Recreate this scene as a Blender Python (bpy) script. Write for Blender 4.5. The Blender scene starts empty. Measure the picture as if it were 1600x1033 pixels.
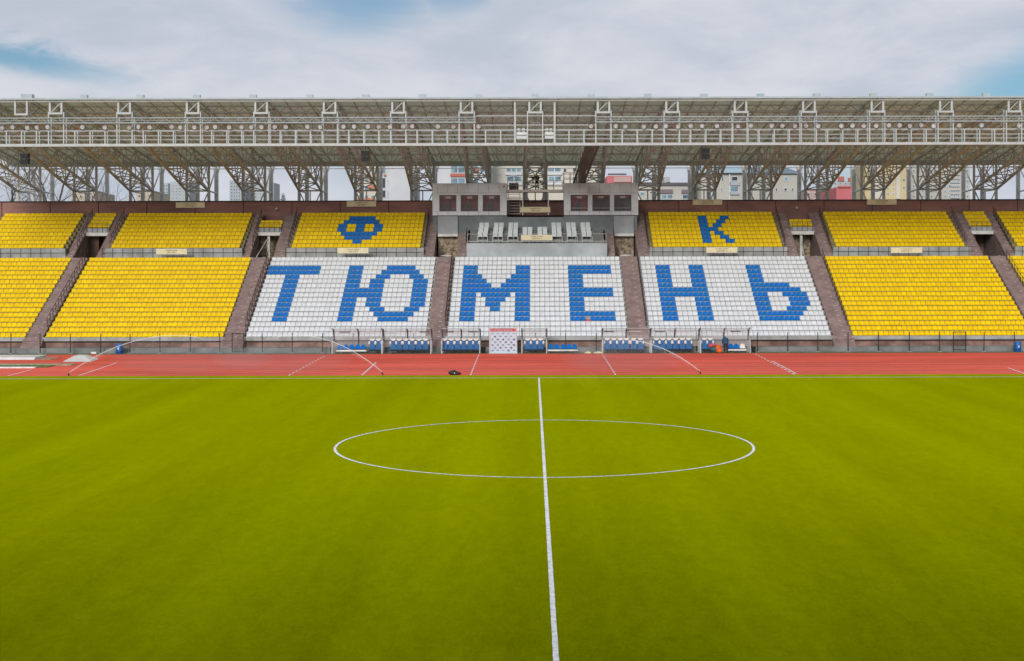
import bpy, bmesh, math, random
from mathutils import Vector, Matrix
random.seed(7)
sc = bpy.context.scene
COL = sc.collection
R = math.radians

# ------------------------------------------------------------------ camera
CAMH, F, VX, VY = 8.0, 2099.0, 836.5, 410.0        # eye height, focal length and axis point in photo pixels
cam = bpy.data.cameras.new("camera"); camo = bpy.data.objects.new("camera", cam); COL.objects.link(camo)
cam.sensor_fit = 'HORIZONTAL'; cam.sensor_width = 36.0; cam.lens = F / 1600 * 36.0
cam.shift_x = -(VX - 800) / 1600; cam.shift_y = -(516.5 - VY) / 1600
cam.clip_start = 0.1; cam.clip_end = 4000
camo.matrix_world = Matrix.Translation((0, 0, CAMH)) @ Matrix.Rotation(R(90), 4, 'X') @ Matrix.Rotation(-0.0021, 4, 'Z')
sc.camera = camo

# ------------------------------------------------------------------ exposure
sc.view_settings.view_transform = 'Standard'; sc.view_settings.look = 'None'
sc.view_settings.gamma = 1.0; sc.view_settings.use_curve_mapping = False
sc.view_settings.exposure = 0.39
sc.render.resolution_x, sc.render.resolution_y = 1024, 661
try:
    sc.cycles.max_bounces = 6; sc.cycles.transparent_max_bounces = 12
    sc.cycles.use_denoising = True
except Exception: pass

# ------------------------------------------------------------------ world and sun
SUN_EL, SUN_AZ = R(23), R(194)       # azimuth from +Y clockwise: behind the camera, a little to its left
w = bpy.data.worlds.new("World"); sc.world = w; w.use_nodes = True
nt = w.node_tree; nt.nodes.clear()
def N(tree, typ, **kw):
    n = tree.nodes.new(typ)
    for k, v in kw.items(): setattr(n, k, v)
    return n
def setin(tree, sock, v):
    if hasattr(v, 'is_linked') or isinstance(v, bpy.types.NodeSocket): tree.links.new(v, sock)
    else: sock.default_value = v
def M(tree, op, a, b=0.0, c=0.0, clamp=False):
    n = N(tree, 'ShaderNodeMath', operation=op); n.use_clamp = clamp
    setin(tree, n.inputs[0], a); setin(tree, n.inputs[1], b); setin(tree, n.inputs[2], c)
    return n.outputs[0]
def SM(tree, x, e0, e1):            # smoothstep of x between e0 and e1 (0..1)
    n = N(tree, 'ShaderNodeMapRange', interpolation_type='SMOOTHSTEP')
    setin(tree, n.inputs[0], x); n.inputs[1].default_value = e0; n.inputs[2].default_value = e1
    return n.outputs[0]
def NOI(tree, vec, scale, detail=4, rough=0.55, dist=0.0):
    n = N(tree, 'ShaderNodeTexNoise'); n.inputs['Scale'].default_value = scale; n.inputs['Detail'].default_value = detail
    n.inputs['Roughness'].default_value = rough; n.inputs['Distortion'].default_value = dist
    if vec is not None: tree.links.new(vec, n.inputs['Vector'])
    return n.outputs['Fac']
def MIX(tree, fac, a, b):
    n = N(tree, 'ShaderNodeMix', data_type='RGBA')
    setin(tree, n.inputs[0], fac); setin(tree, n.inputs[6], a); setin(tree, n.inputs[7], b)
    return n.outputs[2]
sky = N(nt, 'ShaderNodeTexSky', sky_type='NISHITA', sun_disc=False, sun_elevation=SUN_EL, sun_rotation=SUN_AZ)
sky.air_density = 1.0; sky.dust_density = 1.0; sky.ozone_density = 1.6
tc = N(nt, 'ShaderNodeTexCoord'); sep = N(nt, 'ShaderNodeSeparateXYZ'); nt.links.new(tc.outputs['Generated'], sep.inputs[0])
dx, dy, dz = sep.outputs
zz = M(nt, 'MAXIMUM', dz, 0.0)
den = M(nt, 'ADD', zz, 0.07)
cx = M(nt, 'DIVIDE', dx, den); cy = M(nt, 'DIVIDE', dy, den)
cmb = N(nt, 'ShaderNodeCombineXYZ'); nt.links.new(cx, cmb.inputs[0]); nt.links.new(cy, cmb.inputs[1])
cv = cmb.outputs[0]
n1 = NOI(nt, cv, 0.5, 4, 0.5, 0.3); n2 = NOI(nt, cv, 1.3, 5, 0.55, 0.5); n3 = NOI(nt, cv, 0.35, 3, 0.5)
az = M(nt, 'ARCTAN2', dx, dy); el = M(nt, 'ARCSINE', dz)
u = M(nt, 'MULTIPLY', az, 57.2958); v = M(nt, 'MULTIPLY', el, 57.2958)         # degrees
wob = M(nt, 'MULTIPLY', M(nt, 'SUBTRACT', n2, 0.5), 3.2); wob2 = M(nt, 'MULTIPLY', M(nt, 'SUBTRACT', n1, 0.5), 4.0)
ca = N(nt, 'ShaderNodeCombineXYZ'); nt.links.new(M(nt, 'MULTIPLY', u, 0.085), ca.inputs[0]); nt.links.new(M(nt, 'MULTIPLY', v, 0.21), ca.inputs[1]); ca.inputs[2].default_value = 3.7
nA = NOI(nt, ca.outputs[0], 1.0, 7, 0.56, 0.7)
nB = NOI(nt, ca.outputs[0], 3.1, 7, 0.62, 0.4)
wA = M(nt, 'SUBTRACT', nA, 0.5); wB = M(nt, 'SUBTRACT', nB, 0.5)
uw = M(nt, 'ADD', M(nt, 'ADD', u, M(nt, 'MULTIPLY', wA, 7.0)), M(nt, 'MULTIPLY', wB, 3.0)); vw = M(nt, 'ADD', M(nt, 'ADD', v, M(nt, 'MULTIPLY', wA, 2.2)), M(nt, 'MULTIPLY', wB, 1.5))

def gap(cu, cvv, ru, rv, slope, amt):
    a = M(nt, 'DIVIDE', M(nt, 'SUBTRACT', uw, cu), ru)
    vv = M(nt, 'SUBTRACT', M(nt, 'SUBTRACT', vw, cvv), M(nt, 'MULTIPLY', M(nt, 'SUBTRACT', u, cu), slope))
    b = M(nt, 'DIVIDE', vv, rv)
    d = M(nt, 'SQRT', M(nt, 'ADD', M(nt, 'MULTIPLY', a, a), M(nt, 'MULTIPLY', b, b)))
    return M(nt, 'MULTIPLY', M(nt, 'SUBTRACT', 1.0, SM(nt, d, 0.1, 1.15)), amt)
gaps = [gap(-21.3, 8.25, 5.6, 0.75, -0.17, 0.9), gap(-8.6, 10.7, 3.8, 1.6, -0.1, 0.72), gap(-5.0, 11.3, 2.8, 1.3, -0.1, 0.68),
        gap(22.0, 7.9, 13.0, 2.6, 0.5, 0.95), gap(-7.6, 4.0, 1.5, 1.1, 0.0, 0.7), gap(1.2, 11.4, 2.2, 0.6, 0, .35)]
g = gaps[0]
for q in gaps[1:]: g = M(nt, 'MAXIMUM', g, q)
wide = M(nt, 'MULTIPLY', SM(nt, n1, 0.56, 0.72), SM(nt, v, 14.0, 24.0))         # the broken cloud goes on overhead
blue = M(nt, 'MAXIMUM', g, M(nt, 'MULTIPLY', wide, 0.8))
shade = SM(nt, M(nt, 'ADD', M(nt, 'ADD', M(nt, 'MULTIPLY', nA, 0.62), M(nt, 'MULTIPLY', nB, 0.24)), M(nt, 'MULTIPLY', n1, 0.2)), 0.38, 0.68)
cl = MIX(nt, shade, (3.85, 4.25, 4.95, 1), (5.3, 5.42, 5.9, 1))
skyc = N(nt, 'ShaderNodeMix', data_type='RGBA', blend_type='MULTIPLY'); skyc.inputs[0].default_value = 1.0
nt.links.new(sky.outputs[0], skyc.inputs[6]); skyc.inputs[7].default_value = (0.40, 0.57, 0.66, 1)
colr = MIX(nt, blue, cl, skyc.outputs[2])
bg = N(nt, 'ShaderNodeBackground'); bg.inputs[1].default_value = 0.1; nt.links.new(colr, bg.inputs[0])
wo = N(nt, 'ShaderNodeOutputWorld'); nt.links.new(bg.outputs[0], wo.inputs[0])

sl = bpy.data.lights.new("sun", 'SUN'); sl.energy = 1.8; sl.angle = R(18); sl.color = (1.0, 0.96, 0.9)
so = bpy.data.objects.new("sun", sl); COL.objects.link(so)
sd = Vector((math.sin(SUN_AZ) * math.cos(SUN_EL), math.cos(SUN_AZ) * math.cos(SUN_EL), math.sin(SUN_EL)))
so.rotation_euler = sd.to_track_quat('Z', 'Y').to_euler()

# ------------------------------------------------------------------ helpers
def PX(x, D): return (x - VX) * D / F
def PZ(y, D): return CAMH - (y - VY) * D / F

MATS = {}
def pm(name, col, rough=0.6, var=0.12, scale=1.5, bump=0.0, bscale=20, metal=0.0, col2=None, spec=0.4, dirt=0.0, stretch=None, coord='Object', rnd=0.0):
    """procedural painted / stone / plastic material: two tones of noise, optional stains and relief"""
    m = bpy.data.materials.new(name); m.use_nodes = True; t = m.node_tree
    b = t.nodes['Principled BSDF']; b.inputs['Roughness'].default_value = rough; b.inputs['Metallic'].default_value = metal
    b.inputs['Specular IOR Level'].default_value = spec
    g = N(t, 'ShaderNodeNewGeometry'); vec = g.outputs['Position']
    if stretch:
        mp = N(t, 'ShaderNodeMapping'); mp.inputs['Scale'].default_value = stretch; t.links.new(vec, mp.inputs[0]); vec = mp.outputs[0]
    n = NOI(t, vec, scale, 5, 0.6)
    c2 = col2 or tuple(max(0, c * (1 - 2.2 * var)) for c in col)
    c1 = tuple(min(1, c * (1 + var * 0.6)) for c in col)
    c = MIX(t, SM(t, n, 0.3, 0.72), (*c2, 1), (*c1, 1))
    if dirt:
        d = NOI(t, vec, scale * 0.37, 6, 0.7, 0.6)
        c = MIX(t, M(t, 'MULTIPLY', SM(t, d, 0.5, 0.75), dirt), c, (*[x * 0.35 + 0.01 for x in col], 1))
    if rnd:
        oi = N(t, 'ShaderNodeObjectInfo')
        r = M(t, 'FRACT', M(t, 'ADD', oi.outputs['Random'], g.outputs['Random Per Island']))
        hv = N(t, 'ShaderNodeHueSaturation'); t.links.new(c, hv.inputs['Color'])
        t.links.new(M(t, 'ADD', 1 - rnd, M(t, 'MULTIPLY', r, rnd * 1.6)), hv.inputs['Value'])
        t.links.new(M(t, 'ADD', 0.5 - rnd * .05, M(t, 'MULTIPLY', r, rnd * .1)), hv.inputs['Hue'])
        c = hv.outputs[0]
    t.links.new(c, b.inputs['Base Color'])
    if bump:
        bn = N(t, 'ShaderNodeBump'); bn.inputs['Strength'].default_value = bump; bn.inputs['Distance'].default_value = 0.02
        t.links.new(NOI(t, vec, bscale, 4, 0.6), bn.inputs['Height']); t.links.new(bn.outputs[0], b.inputs['Normal'])
    MATS[name] = m
    return m
def clear(name, tint, opac, rough=0.1):
    """see-through sheet: transparent mixed with a glossy / milky surface"""
    m = bpy.data.materials.new(name); m.use_nodes = True; t = m.node_tree
    b = t.nodes['Principled BSDF']; b.inputs['Base Color'].default_value = (*tint, 1); b.inputs['Roughness'].default_value = rough
    tr = N(t, 'ShaderNodeBsdfTransparent'); mx = N(t, 'ShaderNodeMixShader'); mx.inputs[0].default_value = opac
    t.links.new(tr.outputs[0], mx.inputs[1]); t.links.new(b.outputs[0], mx.inputs[2])
    t.links.new(mx.outputs[0], t.nodes['Material Output'].inputs[0]); MATS[name] = m
    return m

pm('turf_earth', (0.10, 0.11, 0.05), 0.95, 0.2, 0.05)
pm('track', (0.86, 0.130, 0.085), 0.85, 0.10, 0.25, 0.15, 60, spec=0.1, dirt=0.34, stretch=(0.25, 1.2, 1))
pm('line', (0.92, 0.92, 0.89), 0.8, 0.16, 5.0)
pm('laneline', (0.92, 0.55, 0.48), 0.85, 0.2, 1.2)
pm('concrete', (0.40, 0.41, 0.40), 0.9, 0.14, 0.8, 0.2, 30, dirt=0.25)
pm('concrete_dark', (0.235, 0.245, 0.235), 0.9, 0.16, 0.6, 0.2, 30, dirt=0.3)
pm('concrete_gap_shade', (0.25, 0.215, 0.10), 0.9, 0.14, 0.8, 0.2, 30, dirt=0.25)  # row-gap shade and bounce off the yellow seats painted into the concrete colour
pm('press_wall', (0.26, 0.30, 0.315), 0.85, 0.14, 0.5, 0.1, 30, dirt=0.45)
pm('concrete_grey', (0.44, 0.48, 0.51), 0.85, 0.12, 0.5, 0.1, 30, dirt=0.3)
pm('brownstep', (0.285, 0.208, 0.196), 0.85, 0.14, 1.3, 0.1, 30, dirt=0.15)
pm('brownwall', (0.30, 0.155, 0.125), 0.75, 0.22, 0.5, 0.1, 10, col2=(0.19, 0.105, 0.095), dirt=0.35, stretch=(0.5, 1, 1.6))
pm('plinthwall', (0.30, 0.185, 0.15), 0.9, 0.25, 0.7, 0.3, 12, dirt=0.4)
pm('black_steel', (0.018, 0.017, 0.016), 0.5, 0.2, 4)
pm('brown_steel', (0.10, 0.06, 0.055), 0.55, 0.15, 4)
pm('white_steel', (0.50, 0.54, 0.54), 0.45, 0.06, 1.5, dirt=0.15)
pm('teal_steel', (0.42, 0.50, 0.52), 0.45, 0.08, 1.0, dirt=0.2)
pm('beige_steel', (0.60, 0.63, 0.61), 0.55, 0.10, 1.2, dirt=0.15)
pm('pale_column', (0.80, 0.80, 0.77), 0.6, 0.1, 1.0, dirt=0.2)
pm('deck', (0.66, 0.67, 0.58), 0.7, 0.08, 0.5, dirt=0.15)
_t = MATS['deck'].node_tree; _b = _t.nodes['Principled BSDF']; _tl = N(_t, 'ShaderNodeBsdfTranslucent'); _tl.inputs[0].default_value = (0.70, 0.71, 0.60, 1)
_mx = N(_t, 'ShaderNodeMixShader'); _mx.inputs[0].default_value = 0.52; _t.links.new(_b.outputs[0], _mx.inputs[1]); _t.links.new(_tl.outputs[0], _mx.inputs[2]); _t.links.new(_mx.outputs[0], _t.nodes['Material Output'].inputs[0])
pm('deck_top', (0.38, 0.45, 0.46), 0.5, 0.10, 0.5)
pm('grating', (0.20, 0.20, 0.19), 0.7, 0.2, 6)
pm('seat_yellow', (0.82, 0.58, 0.0), 0.5, 0.06, 3, rnd=0.08, col2=(0.78, 0.53, 0.0), spec=0.12)
pm('seat_white', (0.67, 0.695, 0.72), 0.5, 0.04, 3, rnd=0.07, spec=0.2)
pm('seat_blue', (0.0, 0.16, 0.53), 0.5, 0.08, 3, rnd=0.12, spec=0.15)
pm('seat_grey', (0.60, 0.66, 0.67), 0.5, 0.06, 3)
pm('sign', (0.78, 0.71, 0.46), 0.6, 0.06, 2)
pm('ink', (0.03, 0.03, 0.035), 0.7, 0.1, 5)
pm('booth', (0.74, 0.81, 0.85), 0.5, 0.06, 0.8, dirt=0.12)
pm('booth_frame', (0.62, 0.62, 0.60), 0.5, 0.05, 2)
pm('booth_red', (0.50, 0.085, 0.055), 0.7, 0.15, 1.2)
pm('booth_dark', (0.15, 0.14, 0.135), 0.7, 0.15, 1.2)
pm('brick', (0.46, 0.36, 0.26), 0.9, 0.35, 3.0, 0.4, 9, dirt=0.25)
pm('black_plastic', (0.02, 0.02, 0.022), 0.45, 0.2, 5)
pm('blue_barrel', (0.012, 0.12, 0.40), 0.4, 0.15, 3)
pm('blue_pad', (0.03, 0.15, 0.36), 0.6, 0.12, 6)
pm('white_pad', (0.74, 0.74, 0.72), 0.6, 0.05, 6)
pm('rib_steel', (0.12, 0.125, 0.13), 0.5, 0.1, 4)
pm('banner_white', (0.52, 0.65, 0.75), 0.6, 0.05, 2)
pm('banner_red', (0.42, 0.04, 0.05), 0.6, 0.1, 3)
pm('banner_orange', (0.72, 0.14, 0.08), 0.6, 0.1, 3)
pm('banner_text', (0.66, 0.42, 0.46), 0.6, 0.1, 3)
pm('logo', (0.40, 0.38, 0.50), 0.6, 0.3, 9)
pm('logo_dark', (0.28, 0.20, 0.30), 0.6, 0.3, 9)
pm('tarp', (0.72, 0.71, 0.68), 0.6, 0.08, 1.5, 0.3, 4)
pm('turf_strip', (0.15, 0.22, 0.06), 0.95, 0.3, 3)
pm('turf_pale', (0.42, 0.44, 0.28), 0.95, 0.25, 2)
pm('sand', (0.45, 0.33, 0.22), 0.95, 0.2, 3)
pm('orange', (0.80, 0.16, 0.02), 0.6, 0.15, 4)
pm('pinkred', (0.62, 0.10, 0.13), 0.6, 0.2, 6)
pm('teal', (0.04, 0.16, 0.17), 0.6, 0.2, 6)
pm('jacket_blue', (0.02, 0.09, 0.19), 0.75, 0.15, 6)
pm('trousers', (0.02, 0.02, 0.03), 0.8, 0.15, 6)
pm('cloth_black', (0.015, 0.016, 0.018), 0.85, 0.2, 6)
pm('vest_grey', (0.16, 0.17, 0.17), 0.85, 0.2, 6)
pm('skin', (0.52, 0.30, 0.21), 0.6, 0.08, 8)
pm('hair', (0.03, 0.02, 0.015), 0.8, 0.2, 20)
pm('white_water', (0.85, 0.87, 0.9), 0.5, 0.02, 3)
pm('bark', (0.13, 0.10, 0.08), 0.9, 0.25, 2)
pm('needles', (0.025, 0.05, 0.03), 0.9, 0.3, 2)
for nm, c in dict(b_cream=(0.62, 0.58, 0.50), b_white=(0.64, 0.65, 0.68), b_grey=(0.46, 0.48, 0.50), b_blue=(0.40, 0.45, 0.50), b_beige=(0.55, 0.47, 0.36),
                  b_yellow=(0.60, 0.50, 0.30), b_pink=(0.52, 0.36, 0.33), b_red=(0.60, 0.18, 0.19), b_roof=(0.20, 0.26, 0.32), b_skyroof=(0.36, 0.48, 0.58), b_dark=(0.13, 0.12, 0.13),
                  b_band=(0.50, 0.16, 0.12), b_orange=(0.55, 0.24, 0.16), b_mauve=(0.22, 0.17, 0.19), b_tower=(0.50, 0.48, 0.44)).items():
    pm(nm, c, 0.85, 0.06, 0.12, dirt=0.08)
pm('pane_blue', (0.22, 0.36, 0.44), 0.15, 0.3, 0.4, spec=0.6)
pm('pane_dark', (0.06, 0.07, 0.08), 0.15, 0.3, 0.6, spec=0.6)
pm('lamp_white', (0.85, 0.85, 0.82), 0.4, 0.02, 3)
pm('lamp_glass', (0.62, 0.66, 0.68), 0.12, 0.15, 9, spec=0.8)
pm('ladder_brown', (0.16, 0.12, 0.09), 0.6, 0.15, 2)
clear('booth_glass', (0.33, 0.35, 0.36), 0.15, 0.03)
clear('shelter_sheet', (0.70, 0.72, 0.72), 0.32, 0.2)
clear('spray', (0.85, 0.87, 0.9), 0.55, 0.6)
clear('jet', (0.88, 0.9, 0.92), 0.5, 0.5)
mv = bpy.data.materials.new('mist'); mv.use_nodes = True; MATS['mist'] = mv; mv.node_tree.nodes.clear()
_v = N(mv.node_tree, 'ShaderNodeVolumePrincipled'); _v.inputs['Density'].default_value = 0.05; _v.inputs['Color'].default_value = (0.95, 0.96, 0.98, 1); _v.inputs['Anisotropy'].default_value = 0.2
_o = N(mv.node_tree, 'ShaderNodeOutputMaterial'); mv.node_tree.links.new(_v.outputs[0], _o.inputs['Volume'])

# artificial turf: fibre sheen, brushed streaks, worn and rubber-filled patches
def turf(name, a, b_, c3):
    m = bpy.data.materials.new(name); m.use_nodes = True; t = m.node_tree
    b = t.nodes['Principled BSDF']; b.inputs['Roughness'].default_value = 0.9; b.inputs['Specular IOR Level'].default_value = 0.0
    g = N(t, 'ShaderNodeNewGeometry'); P = g.outputs['Position']
    mp = N(t, 'ShaderNodeMapping'); mp.inputs['Scale'].default_value = (0.8, 0.14, 1); mp.inputs['Rotation'].default_value = (0, 0, R(-14)); t.links.new(P, mp.inputs[0])
    big = NOI(t, P, 0.045, 5, 0.6, 0.4); mid = NOI(t, mp.outputs[0], 0.7, 5, 0.65, 0.3); fine = NOI(t, P, 22, 3, 0.7)
    f0 = NOI(t, P, 3.0, 4, 0.7)
    m2 = N(t, 'ShaderNodeMapping'); m2.inputs['Scale'].default_value = (0.30, 0.008, 1); t.links.new(P, m2.inputs[0]); lane = NOI(t, m2.outputs[0], 1.0, 2, 0.5)
    m3 = N(t, 'ShaderNodeMapping'); m3.inputs['Scale'].default_value = (2.6, 0.9, 1); t.links.new(P, m3.inputs[0]); grain = NOI(t, m3.outputs[0], 1.0, 4, 0.65); fleck = NOI(t, m3.outputs[0], 5.0, 3, 0.6)
    c = MIX(t, SM(t, big, 0.32, 0.68), (*a, 1), (*b_, 1))
    c = MIX(t, M(t, 'MULTIPLY', SM(t, mid, 0.46, 0.72), 0.4), c, (*c3, 1))
    c = MIX(t, M(t, 'MULTIPLY', SM(t, f0, 0.48, 0.75), 0.5), c, (*c3, 1))
    c = MIX(t, M(t, 'MULTIPLY', SM(t, fine, 0.45, 0.8), 0.5), c, tuple(x * 0.55 for x in c3) + (1,))
    hv = N(t, 'ShaderNodeHueSaturation'); t.links.new(c, hv.inputs['Color'])
    t.links.new(M(t, 'ADD', -0.30, M(t, 'ADD', M(t, 'MULTIPLY', lane, 1.15), M(t, 'ADD', M(t, 'MULTIPLY', grain, 0.75), M(t, 'MULTIPLY', fleck, 0.8)))), hv.inputs['Value']); c = hv.outputs[0]
    t.links.new(c, b.inputs['Base Color'])
    b.inputs['Sheen Weight'].default_value = 0.55; b.inputs['Sheen Roughness'].default_value = 0.32
    b.inputs['Sheen Tint'].default_value = (0.62, 0.70, 0.0, 1)
    bn = N(t, 'ShaderNodeBump'); bn.inputs['Strength'].default_value = 0.5; bn.inputs['Distance'].default_value = 0.03
    t.links.new(fine, bn.inputs['Height']); t.links.new(bn.outputs[0], b.inputs['Normal'])
    MATS[name] = m
turf('turf', (0.164, 0.178, 0.0), (0.135, 0.166, 0.0), (0.085, 0.092, 0.0))
turf('turf_edge', (0.15, 0.19, 0.004), (0.16, 0.19, 0.004), (0.11, 0.12, 0.004))

def worigin(o):
    p = Vector((0, 0, 0))
    while o is not None: p += o.location; o = o.parent
    return p
class MB:
    def __init__(s): s.v = []; s.f = []; s.mi = []; s.cur = 0
    def box(s, x0, x1, y0, y1, z0, z1):
        i = len(s.v)
        s.v += [(x0, y0, z0), (x1, y0, z0), (x1, y1, z0), (x0, y1, z0), (x0, y0, z1), (x1, y0, z1), (x1, y1, z1), (x0, y1, z1)]
        for q in ((0, 3, 2, 1), (4, 5, 6, 7), (0, 1, 5, 4), (1, 2, 6, 5), (2, 3, 7, 6), (3, 0, 4, 7)):
            s.f.append(tuple(i + k for k in q)); s.mi.append(s.cur)
        return s
    def tube(s, p, q, r, n=6, r2=None, cap=True):
        p = Vector(p); q = Vector(q); d = q - p
        if d.length < 1e-6: return s
        r2 = r if r2 is None else r2
        a = d.normalized(); up = Vector((0, 0, 1)) if abs(a.z) < 0.9 else Vector((1, 0, 0))
        e1 = a.cross(up).normalized(); e2 = a.cross(e1)
        i = len(s.v)
        off = math.pi / n if n == 4 else 0
        for k in range(n):
            an = 2 * math.pi * k / n + off; c = e1 * math.cos(an) + e2 * math.sin(an)
            s.v.append(tuple(p + c * r)); s.v.append(tuple(q + c * r2))
        for k in range(n):
            j = (k + 1) % n
            s.f.append((i + 2 * k, i + 2 * j, i + 2 * j + 1, i + 2 * k + 1)); s.mi.append(s.cur)
        if cap:
            s.f.append(tuple(i + 2 * k for k in reversed(range(n)))); s.f.append(tuple(i + 2 * k + 1 for k in range(n))); s.mi += [s.cur] * 2
        return s
    def path(s, pts, rs, n=6):
        for k in range(len(pts) - 1):
            s.tube(pts[k], pts[k + 1], rs[k] if hasattr(rs, '__len__') else rs, n, rs[k + 1] if hasattr(rs, '__len__') else rs)
        return s
    def extrude(s, poly, axis, a, b):
        """closed 2D outline swept along x ('x': (y,z)), y ('y': (x,z)) or z ('z': (x,y))"""
        n = len(poly); i = len(s.v)
        for t in (a, b):
            for (p, q) in poly:
                s.v.append((t, p, q) if axis == 'x' else (p, t, q) if axis == 'y' else (p, q, t))
        s.f.append(tuple(i + k for k in range(n))); s.f.append(tuple(i + n + k for k in reversed(range(n)))); s.mi += [s.cur] * 2
        for k in range(n):
            j = (k + 1) % n; s.f.append((i + k, i + n + k, i + n + j, i + j)); s.mi.append(s.cur)
        return s
    def quad(s, a, b, c, d):
        i = len(s.v); s.v += [tuple(a), tuple(b), tuple(c), tuple(d)]; s.f.append((i, i + 1, i + 2, i + 3)); s.mi.append(s.cur); return s
    def lathe(s, cx, cy, prof, n=12):
        i = len(s.v)
        for (r, z) in prof:
            for k in range(n):
                an = 2 * math.pi * k / n; s.v.append((cx + r * math.cos(an), cy + r * math.sin(an), z))
        for a in range(len(prof) - 1):
            for k in range(n):
                j = (k + 1) % n; s.f.append((i + a * n + k, i + a * n + j, i + (a + 1) * n + j, i + (a + 1) * n + k)); s.mi.append(s.cur)
        s.f.append(tuple(i + k for k in reversed(range(n)))); e = i + (len(prof) - 1) * n; s.f.append(tuple(e + k for k in range(n))); s.mi += [s.cur] * 2
        return s
    def blob(s, c, rx, ry, rz, n=10, m=7, jit=0.0):
        i = len(s.v); c = Vector(c); rr = random.Random(int(c.x * 977 + c.z * 131))
        for a in range(m + 1):
            th = math.pi * a / m
            for k in range(n):
                ph = 2 * math.pi * k / n; j = 1 + jit * (rr.random() - 0.5)
                s.v.append((c.x + rx * j * math.sin(th) * math.cos(ph), c.y + ry * j * math.sin(th) * math.sin(ph), c.z + rz * (1 + jit * .5 * (rr.random() - .5)) * math.cos(th)))
        for a in range(m):
            for k in range(n):
                j = (k + 1) % n; s.f.append((i + a * n + k, i + (a + 1) * n + k, i + (a + 1) * n + j, i + a * n + j)); s.mi.append(s.cur)
        return s
    def mesh(s, name, mat, off=(0, 0, 0)):
        me = bpy.data.meshes.new(name)
        ox, oy, oz = off
        me.from_pydata([(a - ox, b - oy, c - oz) for a, b, c in s.v], [], s.f)
        for x in (mat if isinstance(mat, (list, tuple)) else [mat]): me.materials.append(MATS[x])
        if any(s.mi): me.polygons.foreach_set('material_index', s.mi)
        bm = bmesh.new(); bm.from_mesh(me); bmesh.ops.recalc_face_normals(bm, faces=bm.faces); bm.to_mesh(me); bm.free()
        return me
    def build(s, name, mat, parent=None, smooth=False):
        me = s.mesh(name, mat, worigin(parent) if parent else (0, 0, 0))
        if smooth: me.polygons.foreach_set('use_smooth', [True] * len(me.polygons))
        return link(name, me, parent)
def link(name, data, parent=None, loc=None):
    o = bpy.data.objects.new(name, data); COL.objects.link(o)
    if parent: o.parent = parent
    if loc: o.location = loc
    return o
def tag(o, label=None, cat=None, group=None, kind=None):
    if label: o['label'] = label
    if cat: o['category'] = cat
    if group: o['group'] = group
    if kind: o['kind'] = kind
    return o
def thing(name, label, cat, loc, group=None):
    return tag(link(name, None, None, loc), label, cat, group)
def copy_tree(o, loc=None, parent=None):
    c = o.copy(); COL.objects.link(c); c.parent = parent
    if loc is not None: c.location = loc
    for ch in o.children: copy_tree(ch, None, c)
    return c
def B(*a): return MB().box(*a)
ORD = ['', 'first', 'second', 'third', 'fourth', 'fifth', 'sixth', 'seventh', 'eighth', 'ninth', 'tenth', 'eleventh', 'twelfth', 'thirteenth', 'fourteenth', 'fifteenth',
       'sixteenth', 'seventeenth', 'eighteenth', 'nineteenth', 'twentieth']
TENS = {20: 'twenty', 30: 'thirty', 40: 'forty', 50: 'fifty', 60: 'sixty', 70: 'seventy'}
def ordn(n):
    if n <= 20: return ORD[n]
    return TENS[n // 10 * 10] + '-' + ORD[n % 10] if n % 10 else TENS[n // 10 * 10][:-1] + 'ieth'

# ------------------------------------------------------------------ ground, pitch, track
def sheet(name, x0, x1, y0, y1, z, mat, parent=None, kind=None):
    m = MB(); m.quad((x0, y0, z), (x1, y0, z), (x1, y1, z), (x0, y1, z)); o = m.build(name, mat, parent)
    if kind: o['kind'] = kind
    return o
sheet('ground', -1800, 1800, -400, 3000, -0.02, 'turf_earth', None, 'structure')
pitch = sheet('pitch', -75, 75, -12, 92.94, 0.0, 'turf', None, 'structure')
edge = sheet('pitch_edge', -75, 75, 92.94, 95.25, 0.0, 'turf_edge', None, 'structure')
track = sheet('running_track', -90, 90, 95.25, 117.6, 0.004, 'track', None, 'structure')
apron = sheet('grass_verge', -90, 90, 117.6, 118.6, 0.0, 'turf_strip', None, 'structure')
pave = sheet('pavement', -90, 90, 118.6, 150, 0.002, 'concrete_dark', None, 'structure')
sheet('pitch_line', -75, 75, 92.94, 93.08, 0.006, 'line', pitch)
m = MB(); pl_, pr_ = 0.36, 0.48
for k in range(240):                                   # the painted edge wavers a little over the fibres
    y0_, y1_ = 20 + 72.93 * k / 240, 20 + 72.93 * (k + 1) / 240; t1 = (k + 1) / 240
    ql, qr = 0.36 - .194 * t1 + random.gauss(0, .0025), 0.48 - .194 * t1 + random.gauss(0, .0025)
    m.quad((pl_, y0_, .006), (pr_, y0_, .006), (qr, y1_, .006), (ql, y1_, .006)); pl_, pr_ = ql, qr
m.build('pitch_line', 'line', pitch)
m = MB(); n = 160
for k in range(n):
    a0, a1 = 2 * math.pi * k / n, 2 * math.pi * (k + 1) / n
    P = lambda r, a: (0.37 + r * math.cos(a), 59.0 + r * math.sin(a), 0.010)
    m.quad(P(9.03, a0), P(9.15, a0), P(9.15, a1), P(9.03, a1))
m.build('centre_circle', 'line', pitch)
for yy in (96.4, 97.9, 99.8, 101.6, 103.4, 105.2, 107.9):
    sheet('lane_line', -90, 90, yy - 0.05, yy + 0.05, 0.009, 'laneline', track)
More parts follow.
